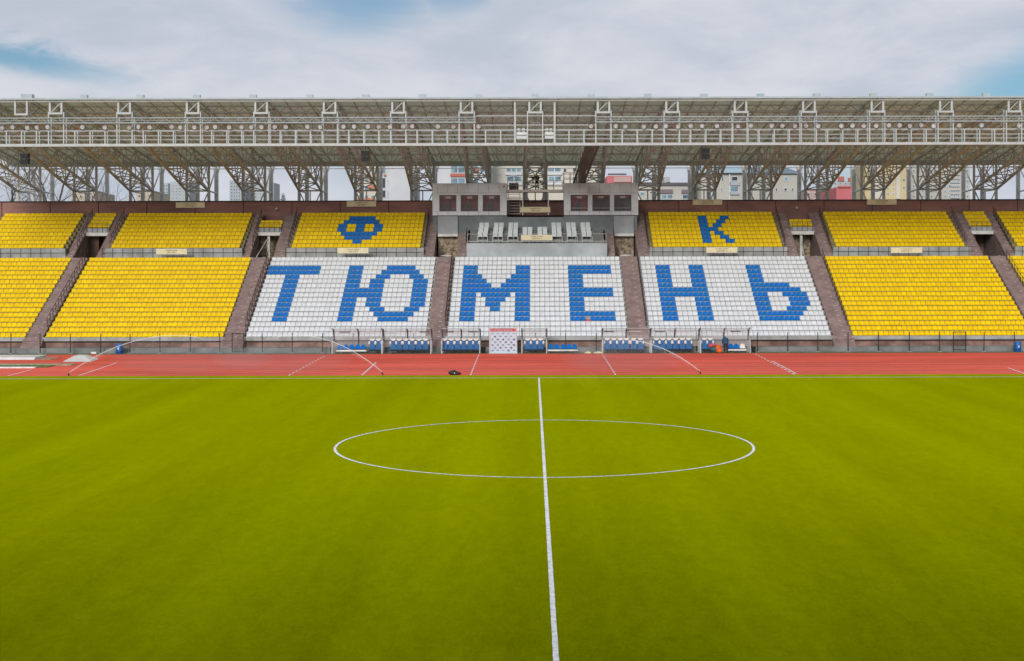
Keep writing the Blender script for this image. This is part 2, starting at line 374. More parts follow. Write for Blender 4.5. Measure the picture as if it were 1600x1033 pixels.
def crossline(xa, ya, xb, yb, dash):
    m = MB(); k = 12 if dash else 1
    for i in range(k):
        t0, t1 = i / k, (i + (0.6 if dash else 1)) / k
        p = (xa + (xb - xa) * t0, ya + (yb - ya) * t0); q = (xa + (xb - xa) * t1, ya + (yb - ya) * t1)
        m.quad((p[0] - .05, p[1], .013), (p[0] + .05, p[1], .013), (q[0] + .05, q[1], .013), (q[0] - .05, q[1], .013))
    m.build('start_line', 'line', track)
for a in ((-17.53, 95.3, -18.1, 115.8, 1), (-12.34, 95.4, -12.78, 107.8, 0), (-4.62, 95.3, -4.92, 116.6, 1), (5.68, 95.3, 5.8, 116.9, 1), (18.36, 95.3, 19.1, 117.4, 1),
          (18.63, 96.0, 19.07, 108.3, 0), (-32.5, 95.6, -33.6, 107.8, 0), (-37.5, 95.5, -37.9, 101, 0), (34.8, 95.5, 35.5, 101, 0)): crossline(*a)

# ------------------------------------------------------------------ unseen stand behind the camera, added to shade the near pitch
ob = thing('unseen_shade_stand', 'unseen concrete stand opposite the main grandstand, added to shade the near pitch', 'stand', (0, -6, 0))
for k in range(18): B(-75, 75, -3.2 - .75 * (k + 1), -3.2 - .75 * k, 0, 1.2 + .40 * k).build('terrace_step', 'concrete', ob)
B(-75, 75, -17.3, -16.8, 0, 15.8).build('rear_wall', 'concrete_dark', ob)
B(-75, 75, -17.2, -4.4, 15.8, 16.1).build('roof', 'concrete_dark', ob)  # roof height set to throw its shadow over the near pitch
for k in range(13): B(-72.15 + 12 * k, -71.85 + 12 * k, -9.2, -8.9, 4.2, 15.8).build('column', 'concrete', ob)
# ------------------------------------------------------------------ grandstand concrete
GX0, GX1 = -62.0, 58.0
def LY(i): return 121.1 + 0.73 * i
def LZ(i): return 1.336 + 0.4265 * i
def UY(i): return 135.6 + 0.73 * i
def UZ(i): return 9.52 + 0.421 * i
SP = 16.2 / 35                                    # seat spacing
LOW = [('A', -46.05 - 16 * SP, -46.05), ('B', -44.2, -28.2), ('C', -26.1, -9.9), ('D', -7.95, 8.3), ('E', 10.35, 26.65), ('F', 28.65, 44.85), ('G', 46.8, 46.8 + 9 * SP)]
UPP = [('A', -47.7 - 18 * SP, -47.7), ('B', -42.88, -29.9), ('C', -24.63, -11.64), ('E', 11.9, 24.95), ('F', 30.38, 43.38), ('G', 48.7, 48.7 + 8 * SP)]
SML = [(-46.5, -44.2, (5, 6, 7, 8)), (-28.72, -26.37, (5, 6)), (26.5, 28.82, (5, 6)), (45.1, 47.4, (5, 6, 7, 8))]
gs = thing('grandstand', 'two-tier concrete grandstand with brown stairs and a brown rear wall', 'grandstand', (0, 121, 0))
B(GX0, GX1, 119.9, 120.95, -0.01, 0.42).build('front_walkway', 'concrete_dark', gs)
B(GX0, GX1, 120.95, 121.3, -0.01, 1.0).build('front_wall', 'plinthwall', gs)
# keep passages open: the solid core stops below the concourse floor
terr = MB().extrude([(121.3, 0.0), (121.3, 0.8), (132.9, 7.5), (133.3, 8.0), (147.0, 8.0), (147.0, 0.0)], 'x', GX0, GX1)
core = terr.build('terrace_core', 'concrete_dark', gs)
B(GX0, GX1, 133.5, 146.9, 8.0, 8.55).build('concourse_floor', 'concrete', gs)
def steps(x0, x1, rows, Yf, Zf, mat, parent):
    me = None
    for i in rows:
        if me is None:
            me = B(x0, x1, -0.05, 0.78, -0.45, 0.0).mesh('terrace_step', mat)
        link('terrace_step', me, parent, Vector((0, Yf(i), Zf(i))) - worigin(parent))
for nme, x0, x1 in LOW:
    steps(x0 - 0.16, x1 + 0.16, range(17), LY, LZ, 'concrete' if nme in 'CDE' else 'concrete_gap_shade', core)
    B(x0 - 0.3, x1 + 0.3, 120.82, 121.02, 1.0, 1.33).build('front_fascia', 'concrete', gs)
    B(x0 - 0.3, x1 + 0.3, 120.78, 120.815, 0.93, 1.0).build('kerb_pipe', 'black_steel', gs)
def stair(x0, x1, ytop, zbot, ztop, ybot, n, rail=None, plates=True, front=0):
    """solid flight of steps in the aisle, each tread its own piece"""
    rise, going = (ztop - zbot) / n, (ytop - ybot) / n
    base = MB().extrude([(ybot + 0.05, zbot - 0.5), (ytop, ztop - 0.32 - rise), (ytop, zbot - 0.5)], 'x', x0 + .02, x1 - .02).build('stair', 'brownstep', gs)
    me = B(x0, x1, 0, going + 0.06, -rise - 0.12, 0).mesh('step', 'brownstep')
    pl = B((x0 + x1) / 2 + .1, (x0 + x1) / 2 + .3, 0.06, 0.2, 0.0, 0.02).mesh('row_plate', 'white_pad')
    for k in range(n):
        p = Vector((0, ybot + going * k, zbot + rise * (k + 1)))
        link('step', me, base, p - worigin(base))
        if plates and k % 2 == 0: link('row_plate', pl, base, p - worigin(base))
    if rail is not None:
        post = MB().tube((0, 0, -0.1), (0, 0, 0.95), 0.035, 6).mesh('handrail_post', 'brown_steel')
        for k in range(4, n - 1, 2):
            link('handrail_post', post, base, Vector((rail, ybot + going * (k + .5), zbot + rise * (k + 1))) - worigin(base))
        a = Vector((rail, ybot + going * 4.5, zbot + rise * 5 + 0.9)); b = Vector((rail, ybot + going * (n - 1.5), zbot + rise * (n - 1) + 0.9))
        MB().tube(a, b, 0.025).build('handrail', 'black_steel', base)
        MB().tube(a - Vector((0, 0, .45)), b - Vector((0, 0, .45)), 0.018).build('handrail', 'black_steel', base)
    return base
AISLES = [(LOW[i][2] + 0.18, LOW[i + 1][1] - 0.18) for i in range(6)]
for (a, b) in AISLES:
    stair(a, b, LY(16) + 0.7, LZ(0) - 0.21, LZ(16) + 0.39, LY(0) - 0.36, 35, rail=b - 0.1)
    for k in range(4):                                    # the last steps stand proud of the front wall
        B(a - 0.15, b + 0.15, 119.95 + 0.24 * k, 121.25, 0.42 + 0.2 * k - .01 * (k > 0), 0.42 + 0.19 * (k + 1)).build('bottom_step', 'brownstep', gs)
# upper tier
for nme, x0, x1 in UPP:
    steps(x0 - 0.32, x1 + 0.32, range(9), UY, UZ, 'concrete_gap_shade', core)
    B(x0 - 0.4, x1 + 0.4, 135.2, 135.5, 8.55, 9.02).build('tier_wall', 'concrete', gs)
    B(x0 - 0.4, x1 + 0.4, 135.17, 135.5, 9.06, 9.5).build('tier_wall', 'concrete', gs)
    B(x0 - 0.4, x1 + 0.4, 135.5, 135.56, 8.55, 9.4).build('tier_wall', 'concrete_dark', gs)
    B(x0 - 0.4, x1 + 0.4, 135.7, 142.3, 8.55, 9.05).build('tier_core', 'concrete_dark', gs)
    # rail along the concourse in front of the block
    rail = MB().tube((x0 - .3, 133.72, 9.02), (x1 + .3, 133.72, 9.02), 0.035).build('rail', 'black_steel', gs)
    MB().tube((x0 - .3, 133.72, 9.5), (x1 + .3, 133.72, 9.5), 0.02).build('rail', 'black_steel', gs)
    post = MB().tube((0, 0, 0), (0, 0, 0.97), 0.028).mesh('rail_post', 'black_steel')
    k = x0 - 0.2
    while k < x1 + 0.3:
        link('rail_post', post, rail, Vector((k, 133.75, 8.55)) - worigin(rail)); k += 1.0
for (x0, x1, rows) in SML:
    steps(x0, x1, rows, UY, UZ, 'concrete', core)
    i0 = rows[0]
    yf, zf = UY(i0) - 0.12, UZ(i0)
    B(x0, x1, yf + .02, yf + 0.3, zf - 0.42, zf - 0.05).build('parapet', 'concrete_grey', gs)
    B(x0 - .15, x1 + .15, yf - 0.12, yf + 0.4, zf - 0.80, zf - 0.45).build('lintel', 'pale_column', gs)
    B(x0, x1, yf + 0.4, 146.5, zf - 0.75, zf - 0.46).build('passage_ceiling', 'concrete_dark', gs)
    if rows[-1] < 8: B(x0, x1, UY(7) - 0.05, 142.3, UZ(6) - 0.2, UZ(6) + 0.05).build('landing', 'brownstep', gs)
    B(x0 + .02, x1 - .02, (140.7 if abs(x0) < 40 else 142.0), (140.9 if abs(x0) < 40 else 142.2), 8.55, zf - 0.7).build('passage_wall', 'brick' if abs(x0) < 40 else 'plinthwall', gs)
    B(x0 + .02, x0 + 0.9, 140.3, 140.5, 8.55, zf - 0.76).build('passage_wall', 'brick' if abs(x0) < 40 else 'plinthwall', gs)
    rp = MB()
    for k in range(5): xx = x0 + .1 + (x1 - x0 - .2) * k / 4; rp.tube((xx, yf - .05, zf - .5), (xx, yf - .05, zf + .55), .02)
    rp.tube((x0, yf - .05, zf + .55), (x1, yf - .05, zf + .55), .022); rp.tube((x0, yf - .05, zf + .1), (x1, yf - .05, zf + .1), .022)
    rp.build('guard_rail', 'black_steel', gs)
    if abs(x0) < 40:
        MB().box(x0 + .95, x0 + 1.2, 139.3, 139.5, 8.55, zf - .8).build('post', 'pale_column', gs)
        MB().tube((x0 + .6, 135.4, 8.6), (x0 + 1.0, 139.2, zf - 1.1), .04).build('post', 'pale_column', gs)
def upstair(x0, x1, top=8, rail=None):
    b = stair(x0, x1, UY(top) + 0.68, 8.55, UZ(top) + 0.2, 135.22, 2 * top + 5, rail=rail)
    return b
for (x0, x1, rl) in ((-47.33, -46.52, -46.6), (-44.18, -43.24, -43.3), (-29.55, -28.74, -28.8), (-26.35, -25.0, -25.1), (25.3, 26.48, 25.4), (28.84, 30.02, 29.9), (43.74, 45.08, 43.85), (47.42, 48.34, 48.25)):
    upstair(x0, x1, 8, rl)
for (x0, x1) in ((-11.28, -10.2), (10.3, 11.54)): upstair(x0, x1, 8, x0 + .1 if x0 < 0 else x1 - .1)
for (x0, x1) in ((-7.93, -6.98), (7.28, 8.03)): upstair(x0, x1, 3, x1 - .06 if x0 < 0 else x1 + .02)
# rear wall, panel by panel
bw = B(GX0, GX1, 142.66, 142.9, 8.55, 14.5).build('rear_wall', 'brownwall', gs)
x = GX0 + .3
while x < GX1 - 1:
    B(x + 0.03, x + 5.07, 142.5, 142.66, 12.2, 14.46 + 0.02 * (int(x) % 2)).build('wall_panel', 'brownwall', bw); x += 5.13
B(GX0, GX1, 142.44, 142.95, 14.5, 14.6).build('wall_capping', 'black_steel', bw)
for xx in (-27.4, 27.7): 
    lamp = MB().tube((xx, 142.49, 13.85), (xx, 142.3, 13.8), .05, 8); lamp.blob((xx, 142.22, 13.72), .16, .14, .13, 8, 6); lamp.build('wall_lamp', 'lamp_glass', gs)

# ------------------------------------------------------------------ seats
def seat_parts(m):
    m.extrude([(-0.02, 0.012), (-0.02, 0.07), (0.02, 0.095), (0.30, 0.06), (0.33, 0.0)], 'x', -0.212, 0.212)                 # pan with a rolled front lip
    out = [(-0.214, 0.05), (0.214, 0.05), (0.217, 0.28), (0.200, 0.36), (0.15, 0.395), (-0.15, 0.395), (-0.200, 0.36), (-0.217, 0.28)]
    i = len(m.v)
    for (px, pz) in out: m.v.append((px, 0.285 + 0.16 * pz, pz))
    for (px, pz) in out: m.v.append((px, 0.33 + 0.16 * pz, pz))
    m.v.append((0, 0.315 + 0.16 * 0.2, 0.2))                                                                                 # dished back
    n = len(out); c = i + 2 * n
    for k in range(n):
        j = (k + 1) % n
        m.f += [(i + k, i + j, c), (i + k, i + n + k, i + n + j, i + j)]; m.mi += [m.cur] * 2
    m.f.append(tuple(i + n + k for k in reversed(range(n)))); m.mi.append(m.cur)
    return m
SEATV = seat_parts(MB())
SEATM = {c: SEATV.mesh('seat', 'seat_' + c) for c in ('yellow', 'white', 'blue')}
CI = {'yellow': 0, 'white': 1, 'blue': 2}
def rng(*ab):
    s = set()
    for a, b in ab: s |= set(range(a, b + 1))
    return s
PAT = {}
T = {}
for i in range(2, 14):
    s = rng((0, 10)) if i < 4 else rng((4, 6))
    s |= rng((17, 19))
    if i in (2, 13): s |= rng((25, 30))
    elif i in (3, 12): s |= rng((24, 31))
    elif i in (4, 11): s |= rng((23, 25), (30, 32))
    else: s |= rng((22, 24), (31, 33))
    if i in (7, 8): s |= rng((17, 24))
    T[16 - i] = s
PAT['C'] = T; T = {}
for i in range(2, 14):
    s = rng((2, 4), (13, 15))
    s |= {4: rng((2, 5), (12, 15)), 5: rng((2, 6), (11, 15)), 6: rng((2, 7), (10, 15)), 7: rng((2, 15)), 8: rng((6, 11)), 9: rng((7, 10)), 10: rng((7, 9)), 11: rng((8, 9))}.get(i, set())
    s |= rng((24, 32)) if i in (2, 3, 7, 8, 12, 13) else rng((24, 26))
    T[16 - i] = s
PAT['D'] = T; T = {}
for i in range(2, 14):
    s = rng((3, 5), (10, 12), (22, 24))
    if i in (7, 8): s |= rng((3, 12))
    s |= {6: rng((22, 29)), 7: rng((22, 31)), 8: rng((28, 32)), 9: rng((29, 32)), 10: rng((29, 32)), 11: rng((28, 31)), 12: rng((22, 30)), 13: rng((22, 29))}.get(i, set())
    T[16 - i] = s
PAT['E'] = T
UF = {7: rng((11, 16)), 6: rng((10, 17)), 5: rng((9, 10), (13, 14), (17, 18)), 4: rng((9, 10), (13, 14), (17, 18)), 3: rng((10, 17)), 2: rng((11, 16)), 1: rng((13, 14))}
UK = {7: rng((11, 12), (16, 17)), 6: rng((11, 12), (15, 16)), 5: rng((11, 12), (14, 15)), 4: rng((11, 14)), 3: rng((11, 12), (14, 15)), 2: rng((11, 12), (15, 16)), 1: rng((11, 12), (16, 17))}
def block(label, x0, x1, rows, Yf, Zf, base, pat, skip=()):
    n = int(round((x1 - x0) / SP)); sp = (x1 - x0) / n
    t = thing('seating_block', label, 'seating block', ((x0 + x1) / 2, Yf(rows[0]), Zf(rows[0])), 'seating blocks of the grandstand')
    o = worigin(t); cnt = 0; rest = MB()
    for r in rows:
        for c in range(n):
            if (r, c) in skip: continue
            col = 'blue' if c in pat.get(r, ()) else base
            jx, jy = random.uniform(-.006, .006), random.uniform(-.012, .012)
            p = Vector((x0 + sp * (c + .5) + jx, Yf(r) + jy, Zf(r) + 0.004))
            if cnt < 300:
                link('seat', SEATM[col], t, p - o); cnt += 1
            else:
                i = len(rest.v); rest.v += [(a + p.x, b + p.y, d + p.z) for a, b, d in SEATV.v]
                rest.f += [tuple(i + k for k in f) for f in SEATV.f]; rest.mi += [CI[col]] * len(SEATV.f)
    if rest.v: rest.build('rear_seats', ['seat_yellow', 'seat_white', 'seat_blue'], t)['kind'] = 'stuff'
    return t
LL = {'A': 'lower block of yellow seats cut off by the left edge of the photo', 'B': 'large lower block of yellow seats left of the white seats',
      'C': 'lower block of white seats spelling ТЮ in blue, left of the middle block', 'D': 'middle lower block of white seats spelling МЕ in blue',
      'E': 'lower block of white seats spelling НЬ in blue, right of the middle block', 'F': 'large lower block of yellow seats right of the white seats',
      'G': 'lower corner of yellow seats cut off by the right edge of the photo'}
for nme, x0, x1 in LOW:
    block(LL[nme], x0, x1, list(range(17)), LY, LZ, 'white' if nme in 'CDE' else 'yellow', PAT.get(nme, {}), {(3, 27)} if nme == 'D' else ())
UL = {'A': 'upper block of yellow seats cut off by the left edge of the photo', 'B': 'plain upper block of yellow seats in the left half of the stand',
      'C': 'upper block of yellow seats with a round blue letter Ф', 'E': 'upper block of yellow seats with a straight-stemmed blue letter К',
      'F': 'plain upper block of yellow seats in the right half of the stand', 'G': 'upper block of yellow seats cut off by the right edge of the photo'}
for nme, x0, x1 in UPP:
    block(UL[nme], x0, x1, list(range(9)), UY, UZ, 'yellow', UF if nme == 'C' else UK if nme == 'E' else {})
SLB = ['small four-row block of yellow seats above the leftmost passage', 'small two-row block of yellow seats above the passage left of the letter Ф',
       'small two-row block of yellow seats above the passage right of the letter К', 'small four-row block of yellow seats above the rightmost passage']
for (x0, x1, rows), lb in zip(SML, SLB): block(lb, x0 + .02, x1 - .02, list(rows), UY, UZ, 'yellow', {})
# scarf over the broken seat in the letter E
xs = 8.3 - 16.25 + 16.25 / 35 * 27.5 + .0
m = MB().extrude([(LY(3) - .05, LZ(3) + .1), (LY(3) + .3, LZ(3) + .12), (LY(3) + .3, LZ(3) + .15), (LY(3) - .07, LZ(3) + .13), (LY(3) - .1, LZ(3) - .12), (LY(3) - .07, LZ(3) - .12)], 'x', xs - .2, xs + .22)
sca = m.build('scarf', 'pinkred'); tag(sca, 'small red and grey cloth lying in the gap of the letter Е', 'cloth')
B(xs - .19, xs + .2, LY(3) + .02, LY(3) + .28, LZ(3) + .155, LZ(3) + .21).build('grey_fold', 'concrete', sca)
# ------------------------------------------------------------------ press tribune
pt = thing('press_tribune', 'grey concrete press tribune below the commentary booths', 'press tribune', (0.15, 135, 8.55))
B(-6.9, 7.2, 134.7, 135.0, 8.56, 9.93).build('front_wall', 'concrete_grey', pt)
B(-6.9, -6.65, 135.0, 139.2, 8.56, 9.93).build('side_wall', 'concrete_grey', pt)
B(6.95, 7.2, 135.0, 139.2, 8.56, 9.93).build('side_wall', 'concrete_grey', pt)
for k, (ya, zt) in enumerate(((135.0, 9.5), (135.58, 10.36), (136.5, 10.84), (137.42, 11.32))): B(-6.65, 6.95, ya, 139.1, 8.56 + .3 * k, zt).build('floor_step', 'grating', pt)
for (xa, xb, z0) in ((-10.55, -8.0, 10.95), (-8.0, -6.95, 10.0), (-6.95, 7.2, 11.33), (7.2, 8.1, 10.0), (8.1, 10.55, 10.95)):
    B(xa, xb, 139.2, 139.5, z0, 12.86).build('rear_wall', 'press_wall', pt)
for s in (-1, 1):
    a, b = (-10.06, -8.02) if s < 0 else (8.14, 10.18)
    B(a, b, 138.6, 139.1, 10.68, 10.96).build('lintel', 'pale_column', gs)
    B(a, b, 139.14, 139.3, 8.56, 10.69).build('passage_wall', 'brick', gs)
    B(a, b, 138.9, 139.19, 10.97, 12.8).build('upper_wall', 'concrete_grey', pt)
    m = MB(); m.blob((a + 1.1, 136.2, 8.66), .7, .35, .12, 10, 6, .5); o = m.build('plastic_sheet', 'tarp')
    tag(o, 'crumpled white plastic sheet in the passage %s of the press tribune' % ('left' if s < 0 else 'right'), 'plastic sheet')
rl = MB().tube((-6.85, 134.85, 10.85), (7.15, 134.85, 10.85), .025).build('guard_rail', 'white_steel', pt)
MB().tube((-6.85, 134.85, 10.1), (7.15, 134.85, 10.1), .04).build('guard_rail', 'white_steel', pt)
pst = MB().tube((0, 0, 0), (0, 0, .95), .022).mesh('rail_post', 'white_steel')
for k in range(10): link('rail_post', pst, rl, Vector((-6.8 + 13.9 * k / 9, 134.86, 9.92)) - worigin(rl))
# press seats: pairs of grey seats at work tables
def pseat():
    t = link('press_chair', None)
    MB().extrude([(.30, .28), (.36, .28), (.44, .74), (.38, .76)], 'x', -.225, .225).build('backrest', 'seat_grey', t)
    MB().extrude([(-.02, .25), (-.02, .31), (.36, .29), (.36, .22)], 'x', -.225, .225).build('seat', 'seat_grey', t)
    MB().box(-.2, -.16, .0, .34, 0, .25).box(.16, .2, .0, .34, 0, .25).build('leg', 'white_steel', t)
    return t
PS = None
gx = [-5.33, -3.80, -2.28, -0.80, 0.72, 2.18, 3.70, 5.20]
for gi, xg in enumerate(gx):
    for c in (0, 1):
        for r in range(3):
            if gi in (3, 4) and r == 2: continue
            lab = 'grey press chair, %s in row %s of the press tribune' % (ordn(gi * 2 + c + 1) + ' from the left', ['one', 'two', 'three'][r])
            p = ((xg + .52 * c - .26) - 0.045 * r * (xg) / 6, 135.7 + .92 * r, [10.37, 10.85, 11.33][r])
            if PS is None: PS = pseat(); o = PS; o.location = p
            else: o = copy_tree(PS, p)
            tag(o, lab, 'chair', 'grey chairs of the press tribune')
    t = thing('press_table', 'low white work table before the %s pair of press seats from the left' % ordn(gi + 1), 'table', (xg, 135.3, 9.5), 'work tables of the press tribune')
    B(xg - .55, xg + .55, 135.12, 135.5, 10.58, 10.63).build('table_top', 'seat_grey', t)
    for dx_ in (-.52, .5): B(xg + dx_, xg + dx_ + .06, 135.14, 135.2, 9.5, 10.58).build('leg', 'white_steel', t)
    B(xg - .46, xg + .5, 135.15, 135.18, 10.2, 10.26).build('rail', 'white_steel', t)

# ------------------------------------------------------------------ commentary booths
def booth(x0, side):
    W, D_, y0, z0, z1 = 7.7, 4.2, 139.0, 12.88, 16.2
    t = thing('commentary_booth', 'grey panelled commentary booth with three windows, %s of the camera platform' % side, 'booth', (x0 + W / 2, y0, z0), 'commentary booths')
    zb, zt = z0 + 0.42, z0 + 2.1
    wx = [(.72, 2.47), (2.94, 4.72), (5.22, 6.99)] if side == 'left' else [(.70, 2.47), (2.95, 4.74), (5.20, 6.97)]
    edges = [0] + [e for p in wx for e in p] + [W]
    gap = .012
    # cladding: top band, bottom band, piers
    cols = [0, .55, 1.6, 2.6, 3.7, 4.75, 5.8, 6.95, W]
    for a, b in zip(cols[:-1], cols[1:]):
        B(x0 + a + gap, x0 + b - gap, y0, y0 + .09, z1 - .98, z1 - .01).build('cladding_panel', 'booth', t)
        B(x0 + a + gap, x0 + b - gap, y0, y0 + .09, z0, zb - .02).build('cladding_panel', 'booth', t)
    B(x0 + gap, x0 + W - gap, y0 + .005, y0 + .09, zt, z1 - 1.0).build('cladding_panel', 'booth', t)
    for a, b in zip(edges[0::2], edges[1::2]): B(x0 + a + gap, x0 + b - gap, y0, y0 + .09, zb, zt - .012).build('cladding_panel', 'booth', t)
    B(x0 + .05, x0 + W - .05, y0 + .09, y0 + D_, z0 + .02, z0 + .2).build('floor', 'booth_dark', t)
    B(x0 + .05, x0 + W - .05, y0 + .09, y0 + D_, z1 - .2, z1).build('roof', 'booth', t)
    for xx in (x0 + .03, x0 + W - .13): B(xx, xx + .1, y0 + .09, y0 + D_, z0 + .2, z1 - .2).build('side_wall', 'booth', t)
    for k in range(3):
        a, b = wx[k]
        red = (side == 'left') or k == 0
        B(x0 + a - .35, x0 + b + .35, y0 + 1.3, y0 + 1.4, z0 + .2, z1 - .25).build('inner_wall', 'booth_red' if red else 'booth_dark', t)
        if k < 2: B(x0 + b + .2, x0 + b + .3, y0 + .1, y0 + 1.3, z0 + .2, z1 - .25).build('partition', 'booth_red', t)
        fr = MB(); f = .05
        fr.box(x0 + a, x0 + b, y0 + .02, y0 + .1, zb, zb + f); fr.box(x0 + a, x0 + b, y0 + .02, y0 + .1, zt - f, zt)
        fr.box(x0 + a, x0 + a + f, y0 + .02, y0 + .1, zb + f, zt - f); fr.box(x0 + b - f, x0 + b, y0 + .02, y0 + .1, zb + f, zt - f)
        wn = fr.build('window', 'rib_steel', t)
        B(x0 + a + f, x0 + b - f, y0 + .055, y0 + .065, zb + f, zt - f).build('pane', 'booth_glass', wn)
        cu = MB()                                                                  # looped curtain along the top of the window
        for j in range(12):
            u0, u1 = j / 12, (j + 1) / 12; d0, d1 = .12 + .28 * math.sin(math.pi * u0), .12 + .28 * math.sin(math.pi * u1)
            xa, xb = x0 + a + .05 + (b - a - .1) * u0, x0 + a + .05 + (b - a - .1) * u1
            cu.quad((xa, y0 + .35, zt - d0), (xb, y0 + .35, zt - d1), (xb, y0 + .32, zt + .05), (xa, y0 + .32, zt + .05))
        cu.build('curtain', 'booth_red', t)
        B(x0 + (a + b) / 2 - .25, x0 + (a + b) / 2 + .28, y0 + .24, y0 + .3, zt - .33, zt - .14).build('card', 'white_pad', t)
        ch = MB().box(x0 + a + .5, x0 + a + 1.05, y0 + .8, y0 + .88, z0 + .2, z0 + 1.25); ch.box(x0 + a + .5, x0 + a + 1.05, y0 + .5, y0 + .85, z0 + .5, z0 + .62)
        ch.build('chair', 'black_plastic', t)
        B(x0 + a, x0 + b, y0 + .15, y0 + .5, z0 + .72, z0 + .76).build('desk', 'pale_column' if side != 'left' else 'booth_dark', t)
    return t
booth(-10.64, 'left'); booth(2.97, 'right')
MB().box(-3.38, -3.12, 138.97, 138.99, 15.82, 15.88).box(-3.28, -3.22, 138.97, 138.99, 15.72, 15.98).build('paint_mark', 'banner_orange')
tag(bpy.data.objects['paint_mark'], 'small red mark on the upper corner of the left booth', 'mark')
# platform between the booths
pf = thing('camera_platform', 'steel platform with railings between the two commentary booths', 'platform', (0, 140.5, 15.4))
B(-2.93, 2.96, 139.4, 142.2, 15.36, 15.5).build('deck', 'beige_steel', pf)
B(-2.93, 2.96, 139.3, 139.39, 15.3, 15.55).build('edge_beam', 'pale_column', pf)
for xx in (-1.3, 1.36): B(xx - .05, xx + .05, 139.28, 139.38, 12.9, 15.3).build('post', 'pale_column', pf)
B(-2.9, 2.95, 139.2, 142.4, 12.7, 12.86).build('lower_floor', 'concrete_dark', pf)
for z in (16.0, 16.5): MB().tube((-2.9, 139.36, z), (2.9, 139.36, z), .025).build('rail', 'beige_steel', pf)
for z in (16.0, 16.5): MB().tube((-2.9, 142.1, z), (2.9, 142.1, z), .025).build('rail', 'beige_steel', pf)
for k in range(7): MB().tube((-2.9 + k * .966, 139.36, 15.5), (-2.9 + k * .966, 139.36, 16.5), .025).build('rail_post', 'beige_steel', pf)
for k in range(7): MB().tube((-2.9 + k * .966, 142.1, 15.5), (-2.9 + k * .966, 142.1, 16.5), .025).build('rail_post', 'beige_steel', pf)
st = thing('steel_stair', 'short steel stair on the left below the camera platform', 'stair', (-2.3, 140, 12.86))
for k in range(8): B(-2.75, -1.65, 140.3 + .12 * k, 140.55 + .12 * k, 13.05 + .3 * k, 13.1 + .3 * k).build('step', 'pale_column', st)
B(-2.9, -1.4, 139.5, 140.2, 14.62, 14.72).build('landing', 'pale_column', st)
for xx in (-2.8, -1.6): MB().tube((xx, 140.3, 13.0), (xx, 141.3, 15.4), .04).build('stringer', 'beige_steel', st)
cb = B(-2.75, -1.75, 141.2, 141.5, 15.5, 16.35).build('equipment_cabinet', 'b_mauve'); tag(cb, 'mauve grey cabinet at the left end of the camera platform', 'cabinet')
B(-2.72, -1.78, 141.17, 141.2, 15.6, 16.3).build('door', 'b_mauve', cb)
# landing on the right booth and the covered stair up to the catwalk
rs = thing('roof_stair', 'long brown stair rising from the right booth to the lighting catwalk', 'stair', (4, 141, 16.2))
A0, A1 = Vector((4.72, 141.0, 16.25)), Vector((5.15, 120.6, 18.45))
A0 = Vector((4.55, 140.2, 16.3))
for dx_ in (-.55, .55): MB().tube(A0 + Vector((dx_, 0, 0)), A1 + Vector((dx_, 0, 0)), .11, 4).build('stringer', 'ladder_brown', rs)
for dx_ in (-.55, .55): MB().tube(A0 + Vector((dx_, 0, .9)), A1 + Vector((dx_, 0, .9)), .035).build('handrail', 'beige_steel', rs)
for k in range(40):
    p = A0.lerp(A1, k / 39); B(p.x - .5, p.x + .5, p.y - .22, p.y + .22, p.z - .02, p.z + .02).build('step', 'ladder_brown', rs)
    if k % 5 == 0:
        for dx_ in (-.55, .55): MB().tube(p + Vector((dx_, 0, 0)), p + Vector((dx_, 0, .9)), .025).build('handrail_post', 'beige_steel', rs)
ld = thing('stair_landing', 'railed steel landing on the roof of the right booth', 'landing', (3.6, 140.6, 16.2))
for z in (16.75, 17.3): 
    MB().tube((3.0, 139.6, z), (4.3, 139.6, z), .03).build('rail', 'beige_steel', ld)
    MB().tube((3.0, 141.6, z), (4.3, 141.6, z), .03).build('rail', 'beige_steel', ld)
for xx in (3.0, 3.65, 4.3):
    for yy in (139.6, 141.6): MB().tube((xx, yy, 16.2), (xx, yy, 17.3), .03).build('rail_post', 'beige_steel', ld)
MB().tube((1.7, 139.5, 15.9), (3.0, 139.6, 17.3), .025).build('rail', 'beige_steel', ld)

# ------------------------------------------------------------------ signs
def textmesh(s, size, mat):
    cu = bpy.data.curves.new('text', 'FONT'); cu.body = s; cu.size = size; cu.align_x = 'CENTER'; cu.align_y = 'CENTER'; cu.extrude = 0.004; cu.resolution_u = 2
    o = bpy.data.objects.new('text', cu); COL.objects.link(o)
    dg = bpy.context.evaluated_depsgraph_get(); me = bpy.data.meshes.new_from_object(o.evaluated_get(dg)); bpy.data.objects.remove(o)
    me.materials.clear(); me.materials.append(MATS[mat])
    me.transform(Matrix.Rotation(R(90), 4, 'X')); return me
TXT = {}
def sign(x, z, y, wdt, hgt, top, low, label):
    t = thing('sector_sign', label, 'sign', (x, y, z), 'cream sector signs')
    B(x - wdt / 2, x + wdt / 2, y, y + .05, z - hgt / 2, z + hgt / 2).build('board', 'sign', t)
    fr = MB(); e = .025
    fr.box(x - wdt / 2 - e, x + wdt / 2 + e, y + .01, y + .055, z + hgt / 2, z + hgt / 2 + e); fr.box(x - wdt / 2 - e, x + wdt / 2 + e, y + .01, y + .055, z - hgt / 2 - e, z - hgt / 2)
    fr.build('frame', 'beige_steel', t)
    for s, sz, dz_ in ((top, hgt * .27, hgt * .24), (low, hgt * .40, -hgt * .20)):
        if (s, sz) not in TXT: TXT[(s, sz)] = textmesh(s, sz, 'ink')
        link('lettering', TXT[(s, sz)], t, (0, -.008, dz_))
TOP = 'Западная трибуна'
